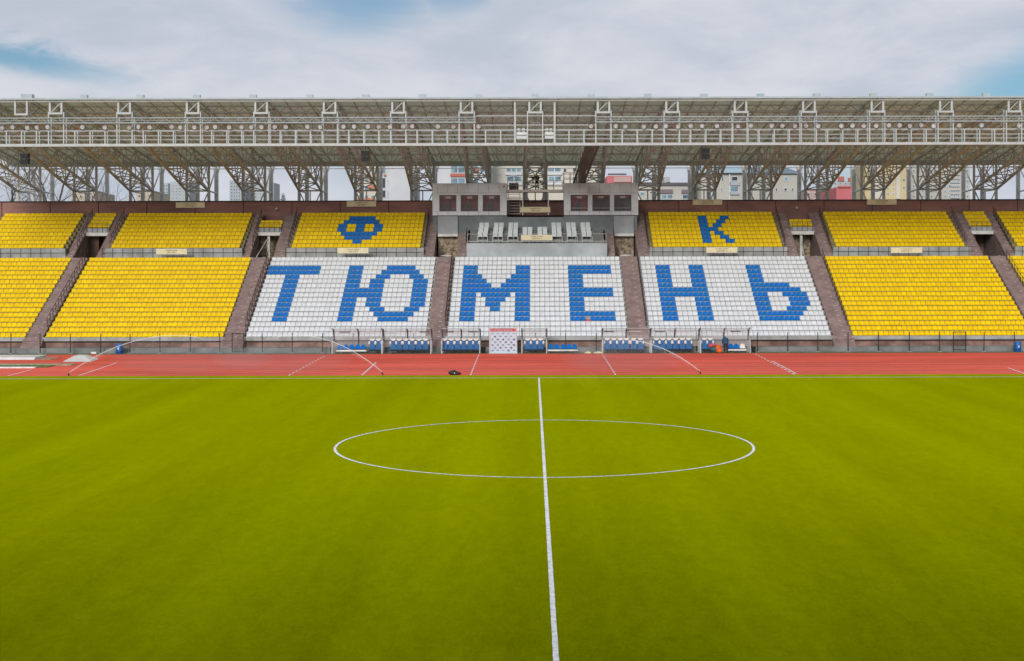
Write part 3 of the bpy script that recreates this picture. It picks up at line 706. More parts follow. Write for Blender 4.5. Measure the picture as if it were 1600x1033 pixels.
for x, y, D_, wd, s, lb in ((297.5, 319.2, 142.3, 45.5, 'СЕКТОР 7', 'cream sign reading СЕКТОР 7, leftmost on the rear wall'), (565, 318.0, 142.3, 46, 'СЕКТОР 8', 'cream sign reading СЕКТОР 8 on the rear wall, next left of the booths'),
        (836.5, 327.7, 139.15, 47, 'ПРЕССА', 'cream sign reading ПРЕССА between the two booths'), (1105.6, 316.4, 142.3, 46, 'СЕКТОР 10', 'cream sign reading СЕКТОР 10 on the rear wall, next right of the booths'),
        (1378, 316.8, 142.3, 46.5, 'СЕКТОР 11', 'cream sign reading СЕКТОР 11, rightmost on the rear wall'),
        (268, 392.0, 133.6, 48, 'СЕКТОР 7', 'cream sign reading СЕКТОР 7, leftmost on the concourse rail'), (551.5, 391.0, 133.6, 48.5, 'СЕКТОР 8', 'cream sign reading СЕКТОР 8 on the concourse rail, next left of the press tribune'),
        (838.8, 371.5, 134.75, 49, 'СЕКТОР 9', 'cream sign reading СЕКТОР 9 on the press tribune rail'), (1128, 391.3, 133.6, 48.5, 'СЕКТОР 10', 'cream sign reading СЕКТОР 10 on the concourse rail, next right of the press tribune'),
        (1416.5, 392.1, 133.6, 49, 'СЕКТОР 11', 'cream sign reading СЕКТОР 11, rightmost on the concourse rail')):
    sign(PX(x, D_), PZ(y, D_), D_, wd * D_ / F, 8.0 * D_ / F, TOP, s, lb)

# ------------------------------------------------------------------ roof
TS = 6.083; YF, YB = 119.5, 145.3
def zl(y): return 21.3 + (15.8 - 21.3) * (y - YF) / (YB - YF)         # lower chord
def zu(y): return 22.34 + (19.1 - 22.34) * (y - YF) / (YB - YF)       # upper chord
def hw(y): return 0.58 + (1.2 - 0.58) * (y - YF) / (YB - YF)
def make_truss():
    t = link('roof_truss', None, None, (0, YB, 0))
    st = [YF + (YB - YF) * k / 9 for k in range(10)]
    for s in (-1, 1):
        MB().tube((s * hw(YF), YF, zl(YF)), (s * hw(YB), YB, zl(YB)), .145, 4).build('lower_chord', 'beige_steel', t)
        MB().tube((s * hw(YF), YF, zu(YF)), (s * hw(YB), YB + 1.5, zu(YB + 1.5)), .13, 4).build('upper_chord', 'beige_steel', t)
        for k in range(9):
            a, b = st[k], st[k + 1]
            if k % 2 == 0: MB().tube((s * hw(a), a, zl(a)), (s * hw(b), b, zu(b)), .06).build('brace', 'beige_steel', t)
            else: MB().tube((s * hw(a), a, zu(a)), (s * hw(b), b, zl(b)), .06).build('brace', 'beige_steel', t)
            MB().tube((s * hw(b), b, zl(b)), (s * hw(b), b, zu(b)), .055).build('brace', 'beige_steel', t)
    for k in range(1, 10):
        b = st[k]
        MB().tube((-hw(b), b, zl(b)), (hw(b), b, zl(b)), .06).build('cross_strut', 'beige_steel', t)
        MB().tube((-hw(b), b, zu(b)), (hw(b), b, zu(b)), .05).build('cross_strut', 'beige_steel', t)
        a = st[k - 1]; s = 1 if k % 2 else -1
        MB().tube((-s * hw(a), a, zl(a)), (s * hw(b), b, zl(b)), .055).build('cross_brace', 'beige_steel', t)
        if k >= 6: MB().tube((s * hw(a), a, zl(a)), (-s * hw(b), b, zl(b)), .055).build('cross_brace', 'beige_steel', t)
    # front frame, open square
    h0, h1, w0 = zl(YF) - .02, zu(YF) + .12, .60
    fr = MB(); e = .17; y0, y1 = YF - .2, YF + .03
    fr.box(-w0, w0, y0, y1, h0 - .05, h0 + e - .05); fr.box(-w0, w0, y0, y1, h1 - e, h1)
    fr.box(-w0, -w0 + e, y0, y1, h0 + e - .05, h1 - e); fr.box(w0 - e, w0, y0, y1, h0 + e - .05, h1 - e)
    fr.build('front_frame', 'white_steel', t)
    MB().tube((-w0 + e, YF - .05, h0 + e), (w0 - e, YF - .05, h1 - e), .045, 4).build('frame_brace', 'white_steel', t)
    # first bay of the chords shows as pale steel
    for s in (-1, 1):
        MB().tube((s * .585, YF, zl(YF) - .01), (s * hw(122.3), 122.3, zl(122.3) - .01), .165, 4).build('chord_sleeve', 'white_steel', t)
    # legs, rear columns and mast
    for s in (-1, 1):
        MB().tube((s * 1.2, YB, 0), (s * 1.2, YB, zl(YB) + .1), .17, 8).build('front_leg', 'pale_column', t)
        MB().tube((s * 1.2, YB, zl(YB)), (s * 1.2, YB, zu(YB)), .14, 8).build('front_leg', 'pale_column', t)
        MB().tube((s * 1.05, 149.4, 0), (s * 1.05, 149.4, 18.0), .24, 8).tube((s * 1.05, 149.4, 18.0), (s * 1.05, 149.4, 18.9), .26, 8, .5).build('rear_column', 'pale_column', t)
        MB().tube((s * 1.2, YB, 15.8), (s * 1.05, 149.4, 15.75), .09).build('tie', 'pale_column', t)
        MB().tube((s * 1.2, YB, 15.8), (s * 1.05, 149.4, 18.7), .08).build('tie', 'pale_column', t)
        MB().tube((s * 1.2, YB, 18.6), (s * 1.05, 149.4, 18.7), .09).build('tie', 'pale_column', t)
        MB().tube((s * 1.2, YB, zl(YB)), (0, YB, 13.2), .07).build('leg_brace', 'pale_column', t)
        for (ya, za) in ((143.2, 19.1), (147.6, 18.7)):
            MB().tube((s * 1.2, YB, 16.3), (s * .35, ya, za), .05).build('fan_strut', 'pale_column', t)
    MB().tube((-1.2, YB, 15.8), (1.2, YB, 15.8), .10).build('leg_strut', 'pale_column', t)
    MB().tube((-1.2, YB, 17.2), (1.2, YB, 17.2), .06).build('leg_strut', 'pale_column', t)
    MB().tube((0, YB, 12), (0, YB, 15.8), .07).build('leg_strut', 'pale_column', t)
    MB().tube((-1.2, YB, 15.9), (1.2, YB, 18.9), .06).build('leg_brace', 'pale_column', t)
    MB().tube((1.2, YB, 15.9), (-1.2, YB, 18.9), .06).build('leg_brace', 'pale_column', t)
    for s in (-1, 1): MB().tube((s * .2, 145.0, 19.2), (s * .2, 145.0, 26.0), .09, 4).build('mast', 'white_steel', t)
    MB().box(-.38, .38, 144.75, 145.25, 25.82, 26.15).build('mast_head', 'teal_steel', t)
    return t
TR = make_truss()
for k in range(-9, 10):
    o = TR if k == 0 else copy_tree(TR)
    o.location = (TS * k, YB, 0)
    tag(o, 'open steel roof truss directly above the camera platform' if k == 0 else '%s open steel roof truss to the %s of the camera platform' % (ordn(abs(k)), 'left' if k < 0 else 'right'), 'roof truss', 'cantilever roof trusses')
xf = -7.5 * TS
t = thing('roof_end_frame', 'extra square steel frame near the left end of the roof edge', 'steel frame', (xf, 119.3, 21.2))
fr = MB(); e = .16
fr.box(xf - .6, xf + .6, 119.2, 119.45, 21.15, 21.15 + e); fr.box(xf - .6, xf + .6, 119.2, 119.45, 22.5, 22.5 + e); fr.box(xf - .6, xf - .6 + e, 119.2, 119.45, 21.15 + e, 22.5); fr.box(xf + .6 - e, xf + .6, 119.2, 119.45, 21.15 + e, 22.5)
fr.build('front_frame', 'white_steel', t)
for s in (-.5, .5):
    MB().tube((xf + s, 119.4, 21.2), (xf + s * 1.1, 124, 20.4), .12, 4).build('chord', 'white_steel', t)
    MB().tube((xf + s, 119.4, 22.5), (xf + s * 1.1, 124, 21.9), .1, 4).build('chord', 'white_steel', t)
    MB().tube((xf + s, 119.6, 21.2), (xf + s * 1.1, 122.5, 22.2), .05).build('brace', 'white_steel', t)
MB().box(xf - .2, xf + .8, 119.7, 120.3, 22.72, 23.1).build('box_head', 'teal_steel', t)

rf = thing('grandstand_roof', 'cantilevered grandstand roof with cream sheet underside', 'roof', (0, 132, 20))
YS = [119.3, 121.6, 124.0, 127.2, 130.4, 133.6, 136.8, 140.0, 143.2, 146.8]
for a, b in zip(YS[:-1], YS[1:]):
    m = MB(); za, zb_ = zu(a) + .17, zu(b) + .17
    for (x0, x1) in ((-TS / 2 + .01, -.015), (.015, TS / 2 - .01)):
        m.extrude([(a + .01, za), (b - .01, zb_), (b - .01, zb_ + .08), (a + .01, za + .08)], 'x', x0, x1)
    # shallow folded ribs on the underside
    n = 3
    for k in range(n):
        xx = -TS / 2 + TS * (k + .5) / n
        m.extrude([(a + .02, za - .05), (b - .02, zb_ - .05), (b - .02, zb_ - .002), (a + .02, za - .002)], 'x', xx - .05, xx + .05)
    me = m.mesh('deck_sheet', 'deck')
    for k in range(-9, 10): link('deck_sheet', me, rf, Vector((TS * k, 0, 0)) - worigin(rf))
x0, x1 = -9.6 * TS, 9.6 * TS
B(x0, x1, 119.02, 119.28, 22.5, 22.66).build('front_gutter', 'teal_steel', rf)
MB().tube((x0, 119.25, 22.36), (x1, 119.25, 22.36), .06, 6).build('edge_pipe', 'white_steel', rf)
B(x0, x1, 146.85, 147.05, 18.55, 19.15).build('rear_beam', 'beige_steel', rf)
MB().tube((x0, 148.6, 18.42), (x1, 148.6, 18.42), .06).build('rear_pipe', 'beige_steel', rf)
def purlin(y, depth, kind):
    a, b = hw(y), TS - hw(y); zt = zu(y) + .08; zb_ = zt - depth; m = MB()
    m.tube((a, y, zt), (b, y, zt), .06, 4); m.tube((a, y, zb_), (b, y, zb_), .06, 4)
    mid = (a + b) / 2
    if kind == 'fan':
        for k in range(-2, 3): m.tube((mid, y, zb_), (mid + k * (b - a) * .21, y, zt), .04, 5)
        for s in (-1, 1): m.tube((mid + s * (b - a) * .25, y, zb_), (mid + s * (b - a) * .42, y, zt), .04, 5)
    else:
        n = 8
        for k in range(n):
            xa, xb = a + (b - a) * k / n, a + (b - a) * (k + 1) / n
            m.tube((xa, y, zb_ if k % 2 else zt), (xb, y, zt if k % 2 else zb_), .04, 5)
    me = m.mesh('purlin', 'beige_steel')
    for k in range(-9, 9): link('purlin', me, rf, Vector((TS * k, 0, 0)) - worigin(rf))
for y, d, kd in ((121.6, .5, 'v'), (124.2, .85, 'v'), (128.5, 1.0, 'fan'), (133.0, 1.1, 'v'), (137.8, 1.1, 'fan'), (142.6, 1.15, 'fan')): purlin(y, d, kd)

# ------------------------------------------------------------------ lighting catwalk
cw = thing('lighting_catwalk', 'long white steel lighting catwalk hanging under the roof edge', 'catwalk', (0, 119.7, 18.4))
CX0, CX1 = -9.4 * TS, 9.4 * TS
YA, YR = 119.45, 120.15
for y in (YA, YR): B(CX0, CX1, y - .06, y + .06, 18.38, 18.62).build('beam', 'white_steel', cw)
B(CX0, CX1, YA + .08, YR - .08, 18.5, 18.54).build('floor_grating', 'grating', cw)
for y in (YA, YR):
    for z, r in ((19.78, .045), (19.35, .025), (19.0, .025)): MB().tube((CX0, y, z), (CX1, y, z), r, 6).build('handrail', 'white_steel', cw)
pa = B(-.05, .05, -.05, .05, 0, 1.14).mesh('rail_post', 'white_steel')
pb = B(-.05, .05, -.05, .05, 0, 2.85).mesh('hanger', 'white_steel')
for k in range(-9, 10):
    for dx_ in (-.675, .675):
        for y in (YA, YR): link('hanger', pb, cw, Vector((TS * k + dx_, y, 18.6)) - worigin(cw))
    for dx_ in (1.67, 3.02, 4.35):
        if k == 0 and dx_ < 1.8: continue
        if k == -1 and dx_ > 4.2: continue
        for y in (YA, YR): link('rail_post', pa, cw, Vector((TS * k + dx_, y, 18.6)) - worigin(cw))
for (xa, xb) in ((CX0, -5.25), (5.35, CX1)):
    for z, r in ((20.90, .05), (20.45, .06), (20.68, .02)): MB().tube((xa, 119.3, z), (xb, 119.3, z), r).build('lamp_rail', 'teal_steel', cw)
    n = int((xb - xa) / .55); m = MB()
    for k in range(n): m.tube((xa + (xb - xa) * k / n, 119.3, 20.47 if k % 2 else 20.88), (xa + (xb - xa) * (k + 1) / n, 119.3, 20.88 if k % 2 else 20.47), .014, 4)
    m.build('cable_lattice', 'teal_steel', cw)['kind'] = 'stuff'
# taller bay in the middle
for xx in (-1.79, 1.74): B(xx - .08, xx + .08, YA - .07, YA + .07, 18.38, 22.4).build('tall_post', 'white_steel', cw)
for z in (21.02, 20.2): MB().tube((-5.25, YA, z), (5.35, YA, z), .05, 6).build('cross_rail', 'white_steel', cw)
for (xa, xb, za, zb_) in ((-1.69, -.72, 18.95, 19.6), (.86, 1.66, 19.0, 19.6)):
    c = B(xa, xb, YA + .15, YA + .5, za, zb_).build('equipment_box', 'seat_grey'); tag(c, 'grey equipment box in the middle of the catwalk, %s one' % ('left' if xa < 0 else 'right'), 'box')
    B(xa + .1, xb - .1, YA + .12, YA + .148, zb_ - .3, zb_ - .1).build('cover_plate', 'white_pad', c)
    for q in (.12, .55): B(xa + q * (xb - xa), xa + (q + .25) * (xb - xa), YA + .2, YA + .4, zb_, zb_ + .32).build('lamp_head', 'white_pad', c)
# floodlights
def flood():
    t = link('floodlight', None)
    m = MB(); n = 12; prof = [(.08, .26), (.14, .2), (.2, .06), (.215, 0.0)]
    i0 = 0
    for (r, y) in prof:
        for k in range(n): an = 2 * math.pi * k / n; m.v.append((r * math.cos(an), y, r * math.sin(an)))
    for a in range(3):
        for k in range(n): j = (k + 1) % n; m.f.append((a * n + k, a * n + j, (a + 1) * n + j, (a + 1) * n + k)); m.mi.append(0)
    m.f.append(tuple(range(n))); m.mi.append(0)
    m.build('housing', 'white_steel', t)
    l = MB()
    for k in range(n): an = 2 * math.pi * k / n; l.v.append((.2 * math.cos(an), .015, .2 * math.sin(an)))
    l.v.append((0, .07, 0))
    for k in range(n): l.f.append((k, (k + 1) % n, n)); l.mi.append(0)
    l.build('lens', 'lamp_glass', t)
    MB().blob((0, .03, 0), .05, .04, .05, 8, 6).build('bulb', 'lamp_white', t)
    MB().tube((-.24, .1, 0), (-.24, .1, .28), .016, 4).tube((.24, .1, 0), (.24, .1, .28), .016, 4).tube((-.24, .1, .28), (.24, .1, .28), .016, 4).tube((0, .1, .28), (0, .1, .4), .02, 4).build('yoke', 'rib_steel', t)
    return t
FX = [12, 78, 170, 230, 297, 515, 655, 808, 865, 935, 1073, 1127, 1215, 1293, 1345, 1433, 1510, 1570]
FX = [x / 4 for x in FX] + [400 + x / 4 for x in (35, 118, 187, 322, 402, 548, 613, 700, 768, 838, 922, 977, 1138, 1235, 1392)] + \
     [800 + x / 4 for x in (495, 650, 710, 825, 900, 962, 1040, 1118, 1190, 1283, 1415, 1495)] + [1200 + x / 4 for x in (25, 92, 172, 242, 315, 460, 530, 600, 678, 758, 825, 890, 962, 1038, 1197, 1338, 1572)]
FL = None
nl = len([x for x in FX if x < 800])
for i, x in enumerate(FX):
    p = (PX(x, 119.1), 119.1, 20.06 + random.uniform(-.04, .04))
    if FL is None: FL = flood(); o = FL; o.location = p
    else: o = copy_tree(FL, p)
    o.rotation_euler = (R(random.uniform(14, 30)), 0, R(random.uniform(-28, 28)))
    tag(o, '%s floodlight from the left along the catwalk' % ordn(i + 1) if x < 800 else '%s floodlight from the right along the catwalk' % ordn(len(FX) - i), 'floodlight', 'floodlights along the catwalk')
# loudspeakers
for x, y, lb in ((40, 239, 'black loudspeaker hanging under the left end of the catwalk'), (571.5, 236, 'black loudspeaker hanging under the catwalk left of the camera platform'), (1102.5, 233, 'black loudspeaker hanging under the catwalk right of the camera platform')):
    X, Z = PX(x, 119.9), PZ(y, 119.9)
    t = thing('loudspeaker', lb, 'loudspeaker', (X, 119.9, Z - .5), 'loudspeakers under the catwalk')
    for k in range(2):
        MB().extrude([(119.55, Z + .02 - .5 * k), (119.6, Z - .44 - .5 * k), (120.1, Z - .4 - .5 * k), (120.1, Z + .05 - .5 * k)], 'x', X - .34, X + .34).build('cabinet', 'black_plastic', t)
    MB().tube((X, 119.8, Z), (X, 119.8, 18.4), .05).build('bracket', 'rib_steel', t)

# ------------------------------------------------------------------ fence along the track
fn = thing('track_fence', 'row of thin black fence posts along the foot of the stand', 'fence', (0, 119.25, 0))
fp = MB().tube((0, 0, 0), (0, 0, 1.75), .04, 6).mesh('post', 'black_steel'); fb = B(-.16, .16, -.14, .14, 0, .035).mesh('base_plate', 'concrete')
FPX = [16.6, 62.5, 109.8, 156.9, 202.8, 249.8, 296.9, 343.4, 409.8, 456.6, 503.5, 551, 597, 646, 694, 741, 836.5, 884, 931, 978, 1041, 1088, 1183, 1230.3, 1277.6, 1324.9, 1372.6, 1420.5, 1467.8, 1537, 1584.6]
for i, x in enumerate(FPX):
    X = PX(x, 119.25); o = link('post', fp, fn, (X, 0, 0)); o.rotation_euler = (R(random.uniform(-1, 1)), R(random.uniform(-1.2, 1.2)), 0); link('base_plate', fb, o, (0, 0, 0))
for z in (1.72,): MB().tube((-52, 119.25, z), (46, 119.25, z), .006, 4).build('wire', 'black_steel', fn)
for i, (xa, xb, lb) in enumerate(((362.5, 380.5, 'black gate frame at the foot of the stair left of the white seats'), (1489.5, 1508.7, 'black gate frame before the yellow seats on the right'))):
    a, b = PX(xa, 119.2), PX(xb, 119.2); t = thing('gate', lb, 'gate', (a, 119.2, 0), 'gates in the track fence')
    for xx in (a, b): MB().tube((xx, 119.2, 0), (xx, 119.2, 1.78), .04, 6).build('stile', 'black_steel', t)
    for z in (.16, 1.74): MB().tube((a, 119.2, z), (b, 119.2, z), .035, 6).build('rail', 'black_steel', t)
    if i == 0: MB().tube((b + .05, 119.6, 0), (b + .05, 119.6, 2.5), .03, 6).build('tall_post', 'brown_steel', t)
    m = MB()
    for k in range(1, 9): m.tube((a + (b - a) * k / 9, 119.2, .16), (a + (b - a) * k / 9, 119.2, 1.74), .006, 4)
    for k in range(1, 12): m.tube((a, 119.2, .16 + 1.58 * k / 12), (b, 119.2, .16 + 1.58 * k / 12), .006, 4)
    m.build('mesh_infill', 'black_steel', t)['kind'] = 'stuff'
# ------------------------------------------------------------------ dugout shelters
def shelter(xa, xb, label, strips):
    a, b = PX(xa, 118), PX(xb, 118)
    t = thing('dugout_shelter', label, 'shelter', ((a + b) / 2, 118, 0), 'team shelters beside the track')
    cv_ = [(117.75, 2.2), (118.35, 2.16), (118.75, 1.95), (118.98, 1.55), (119.06, 1.1), (119.08, 0.55)]
    ribs = [a, b] + ([(a + b) / 2] if xb - xa > 50 else [])
    for i, x in enumerate(ribs):
        MB().path([(x, y, z) for y, z in cv_[:5]], .07, 5).build('rib', 'rib_steel', t)
        if i < 2:
            MB().tube((x, 117.85, 0), (x, 118.05, 1.15), .05, 6).tube((x, 118.05, 1.15), (x, 119.02, 1.35), .04, 6).build('post', 'white_steel', t)
            MB().tube((x, 119.06, 0), (x, 119.06, 1.1), .05, 6).build('post', 'white_steel', t)
            m = MB(); i0 = len(m.v)
            m.v += [(x, 117.87, .05), (x, 118.06, 1.1), (x, 118.0, 2.1), (x, 118.7, 1.9), (x, 119.03, 1.1), (x, 119.05, .05)]; m.f.append((0, 1, 2, 3, 4, 5)); m.mi.append(0)
            m.build('side_sheet', 'shelter_sheet', t)
    for (y, z) in (cv_[0], cv_[4]): MB().tube((a, y, z), (b, y, z), .03, 5).build('cross_tube', 'rib_steel' if z < 1.5 else 'teal_steel', t)
    for p, q in zip(ribs_sorted(ribs)[:-1], ribs_sorted(ribs)[1:]):
        m = MB()
        for (y0, z0), (y1, z1) in zip(cv_[:-1], cv_[1:]): m.quad((p + .05, y0, z0), (q - .05, y0, z0), (q - .05, y1, z1), (p + .05, y1, z1))
        m.build('curved_sheet', 'shelter_sheet', t)
    for s0, s1, dk in strips: B(PX(s0, 118.7), PX(s1, 118.7), 118.66, 118.68, 1.83, 1.93).build('label_strip', 'rib_steel' if dk else 'seat_grey', t)
def ribs_sorted(r): return sorted(r)
SH = [(519, 596.3, 'leftmost clear team shelter, over a bench of small blue seats', [(531, 546.5, 1), (569, 584, 0)]),
      (597.2, 673, 'second clear team shelter from the left with six padded seats', [(604, 619, 0), (655, 671, 1)]),
      (690, 749.4, 'clear team shelter left of the white sponsor backdrop', [(693, 709, 1), (731, 747, 1)]),
      (815.2, 854, 'narrow clear shelter right of the white sponsor backdrop', []),
      (941.6, 1016.8, 'clear team shelter right of the open blue bench', [(943.5, 959, 1), (982, 999, 0)]),
      (1017.6, 1093.6, 'clear team shelter with six padded seats, left of the person', [(1023, 1038.5, 1), (1059, 1074, 0)]),
      (1094.4, 1171.6, 'rightmost clear team shelter where a person in blue stands', [(1116, 1131, 0), (1141, 1157, 1)])]
for s in SH: shelter(*s)
# padded team seats
def tseat():
    t = link('team_chair', None)
    w_ = .262
    MB().extrude([(-w_, .30), (w_, .30), (w_ * .95, .62), (.17, .95), (.19, 1.12), (-.19, 1.12), (-.17, .95), (-w_ * .95, .62)], 'y', .30, .42).build('backrest', 'blue_pad', t)
    m = MB(); n = 10
    m.extrude([(.235 * math.cos(math.pi * k / n), 1.30 - .2 * math.sin(math.pi * k / n)) for k in range(n + 1)], 'y', .27, .40).build('headrest', 'white_pad', t)
    for s in (-1, 1): MB().blob((s * .255, .31, .93), .085, .07, .17, 8, 7).build('side_bolster', 'white_pad', t)
    MB().extrude([(-.12, .34), (-.14, .44), (-.08, .50), (.32, .46), (.32, .32)], 'x', -.265, .265).build('cushion', 'blue_pad', t)
    MB().box(-.25, .25, -.02, .3, .20, .33).box(-.03, .03, .05, .15, 0, .2).build('base', 'black_plastic', t)
    MB().blob((.275, .1, .62), .04, .06, .04, 6, 5).build('arm_knob', 'black_plastic', t)
    return t
TSX = [('leftmost shelter', [580.6, 590.5]), ('second shelter from the left', [613.5, 622.8, 633.4, 643.3, 654, 664.1]), ('shelter left of the sponsor backdrop', [694.2, 704.3, 714.5, 724.2, 734, 743.3]),
       ('narrow shelter right of the sponsor backdrop', [824.4, 834, 844.3]), ('shelter right of the open blue bench', [949, 959.2, 969.2, 978.7, 990.4, 1001]),
       ('shelter left of the person', [1026, 1036, 1045.6, 1056, 1066.4, 1076.5]), ('rightmost shelter', [1101, 1110.2])]
P0 = None
for nm, xs_ in TSX:
    for i, x in enumerate(xs_):
        p = (PX(x, 118.2), 118.25, 0)
        if P0 is None: P0 = tseat(); o = P0; o.location = p
        else: o = copy_tree(P0, p)
        tag(o, '%s blue padded chair from the left in the %s' % (ORD[i + 1], nm), 'chair', 'padded team chairs')
def bench(xs_, label, whites=()):
    a, b = PX(xs_[0], 118.3) - .3, PX(xs_[-1], 118.3) + .3
    t = thing('bench', label, 'bench', ((a + b) / 2, 118.3, 0), 'benches of small shell seats')
    B(a, b, 118.15, 118.2, .32, .37).build('rail', 'rib_steel', t); B(a, b, 118.5, 118.55, .32, .37).build('rail', 'rib_steel', t)
    B(a, b, 118.13, 118.147, .2, .32).build('front_board', 'pale_column', t)
    for x in (a + .1, b - .1): B(x - .025, x + .025, 118.2, 118.5, 0, .32).build('leg', 'rib_steel', t)
    for i, x in enumerate(xs_):
        X = PX(x, 118.3); m = MB(); n = 10
        m.extrude([(X + .235 * math.cos(math.pi * k / n), .40 + .40 * math.sin(math.pi * k / n) ** .8) for k in range(n + 1)], 'y', 118.48, 118.54)
        m.extrude([(118.1, .40), (118.1, .46), (118.5, .44), (118.5, .38)], 'x', X - .225, X + .225)
        m.build('shell_seat', 'white_pad' if i in whites else 'seat_blue', t)
bench([530.6, 539.8, 549, 558.1, 567], 'bench of five small blue seats under the leftmost shelter')
bench([860.6, 870, 880, 888.7, 897.3], 'uncovered bench of five small blue seats right of the narrow shelter')
bench([1142, 1150.8, 1160.2], 'bench with two blue seats and one white seat in the rightmost shelter', (2,))
# sponsor backdrop
a, b = PX(765, 118), PX(807, 118)
t = thing('sponsor_backdrop', 'white sponsor backdrop with red header standing beside the track', 'backdrop', ((a + b) / 2, 118, 0))
B(a, b, 118.0, 118.03, .06, 2.28).build('panel', 'banner_white', t)
B(a + .05, b - .05, 117.985, 117.998, 1.93, 2.2).build('header', 'banner_red', t)
for x in (a + .06, b - .24): B(x, x + .18, 117.975, 117.984, 1.93, 2.2).build('header_corner', 'banner_orange', t)
for (p, q) in ((.30, .60), (.64, 1.15), (1.20, 1.72), (1.75, 2.02)): B(a + p, a + q, 117.975, 117.984, 2.01, 2.10).build('header_word', 'banner_text', t)
for r in range(7):
    for c in range(9):
        if (r + c) % 2 == 0: 
            X = a + .12 + c * (b - a - .24) / 9; Z = 1.78 - r * .245
            hgt = .05 if r in (0,) else random.choice((.07, .13, .13))
            B(X + .02, X + .21, 117.985, 117.998, Z - hgt, Z + .02).build('logo', random.choice(('logo', 'logo', 'logo_dark')), t)
for x in (a, b): B(x - .05, x + .05, 117.97, 118.06, 0, 2.32).build('stand_post', 'white_steel', t)
B(a - .08, b + .08, 117.8, 118.2, 0, .06).build('base_bar', 'white_steel', t)
# bins and barrels
for x, lb in ((186.3, 'blue barrel standing before the stand on the left'), (1589.5, 'blue barrel standing before the stand at the right edge')):
    X = PX(x, 118.9); t = thing('barrel', lb, 'barrel', (X, 118.9, 0), 'blue barrels by the fence')
    MB().lathe(X, 118.9, [(.30, 0), (.325, .03), (.325, .28), (.34, .3), (.325, .33), (.325, .58), (.34, .6), (.325, .63), (.325, .88), (.30, .9)], 16).build('drum', 'blue_barrel', t, True)
    MB().box(X - .1, X + .1, 118.55, 118.57, .5, .56).box(X - .04, X + .04, 118.55, 118.57, .36, .5).build('white_mark', 'seat_white', t)
for x, lb in ((755, 'small black bin left of the sponsor backdrop'), (1177, 'small black bin right of the rightmost shelter'), (514, 'small grey bin left of the leftmost shelter')):
    X = PX(x, 118.6); o = MB().lathe(X, 118.6, [(.16, 0), (.21, .5), (.23, .5), (.23, .54), (.19, .54), (.17, .42)], 12).build('litter_bin', 'black_plastic' if x > 600 else 'concrete_dark'); tag(o, lb, 'bin', 'small bins by the shelters')
for x, lb, ww in ((918, 'flattened cream cardboard lying right of the open blue bench', .5), (934, 'larger flattened cream cardboard by the shelter post', .7)):
    X = PX(x, 118.2); o = MB().extrude([(X - ww * .6, .01), (X + ww * .6, .01), (X + ww * .5, .10), (X, .16), (X - ww * .4, .06)], 'y', 117.9, 118.5).build('cardboard', 'sign'); tag(o, lb, 'cardboard')
o = B(PX(143, 118.9), PX(151, 118.9), 118.7, 119.1, 0, .16).build('kerb_stone', 'pale_column'); tag(o, 'pale loose block lying at the foot of the fence', 'block')
MB().box(PX(144, 118.9), PX(150, 118.9), 118.75, 119.05, .16, .18).build('top_face', 'concrete', o)
# holdall on the grass edge
X, Y = PX(709.5, 95.6), 95.6
m = MB(); m.blob((X - .1, Y, .16), .33, .2, .17, 12, 8, .18); m.blob((X + .22, Y + .02, .11), .27, .17, .11, 12, 8, .2)
bag = m.build('sports_bag', 'black_plastic', None, True); tag(bag, 'black sports bag lying at the edge of the pitch', 'bag')
MB().path([(X - .3, Y - .1, .25), (X - .1, Y - .14, .36), (X + .1, Y - .12, .33), (X + .25, Y - .05, .2)], .02, 5).build('strap', 'rib_steel', bag)
MB().blob((X + .03, Y - .19, .14), .05, .02, .04, 6, 5).build('badge', 'white_pad', bag)
# field-event pits and covers at the left end of the track
m = MB(); xa = -62
m.extrude([(111.2, .02), (111.4, .22), (114.0, .25), (114.2, .02)], 'x', xa, -41.5)
o = m.build('pit_cover', 'tarp'); tag(o, 'long white tarpaulin covering a jumping pit at the left edge', 'tarpaulin')
o2 = B(-41.5, -40.2, 111.3, 113.9, .01, .05).build('sand_edge', 'sand', o)
m = MB(); m.v += [(-38.4, 109.0, .012), (-36.1, 109.2, .012), (-36.5, 112.4, .012), (-38.8, 112.6, .012), (-37.95, 110.4, .40), (-37.15, 110.5, .38), (-37.2, 111.6, .40), (-38.0, 111.8, .42)]
for q in ((0, 1, 5, 4), (1, 2, 6, 5), (2, 3, 7, 6), (3, 0, 4, 7), (4, 5, 6, 7), (3, 2, 1, 0)): m.f.append(q); m.mi.append(0)
o = m.build('covered_pile', 'tarp'); tag(o, 'white tarpaulin draped over a low heap on the red track', 'tarpaulin')
t = thing('runway_strip', 'long pale green turf strip with white edge lying on the track at left', 'turf strip', (-50, 104, 0))
B(-62, -36.3, 105.0, 106.3, .01, .07).build('pale_strip', 'turf_pale', t)
B(-62, -37.5, 103.0, 104.95, .01, .055).build('turf_strip', 'turf_strip', t)
B(-62, -38.2, 102.4, 102.95, .01, .09).build('edge_board', 'line', t)

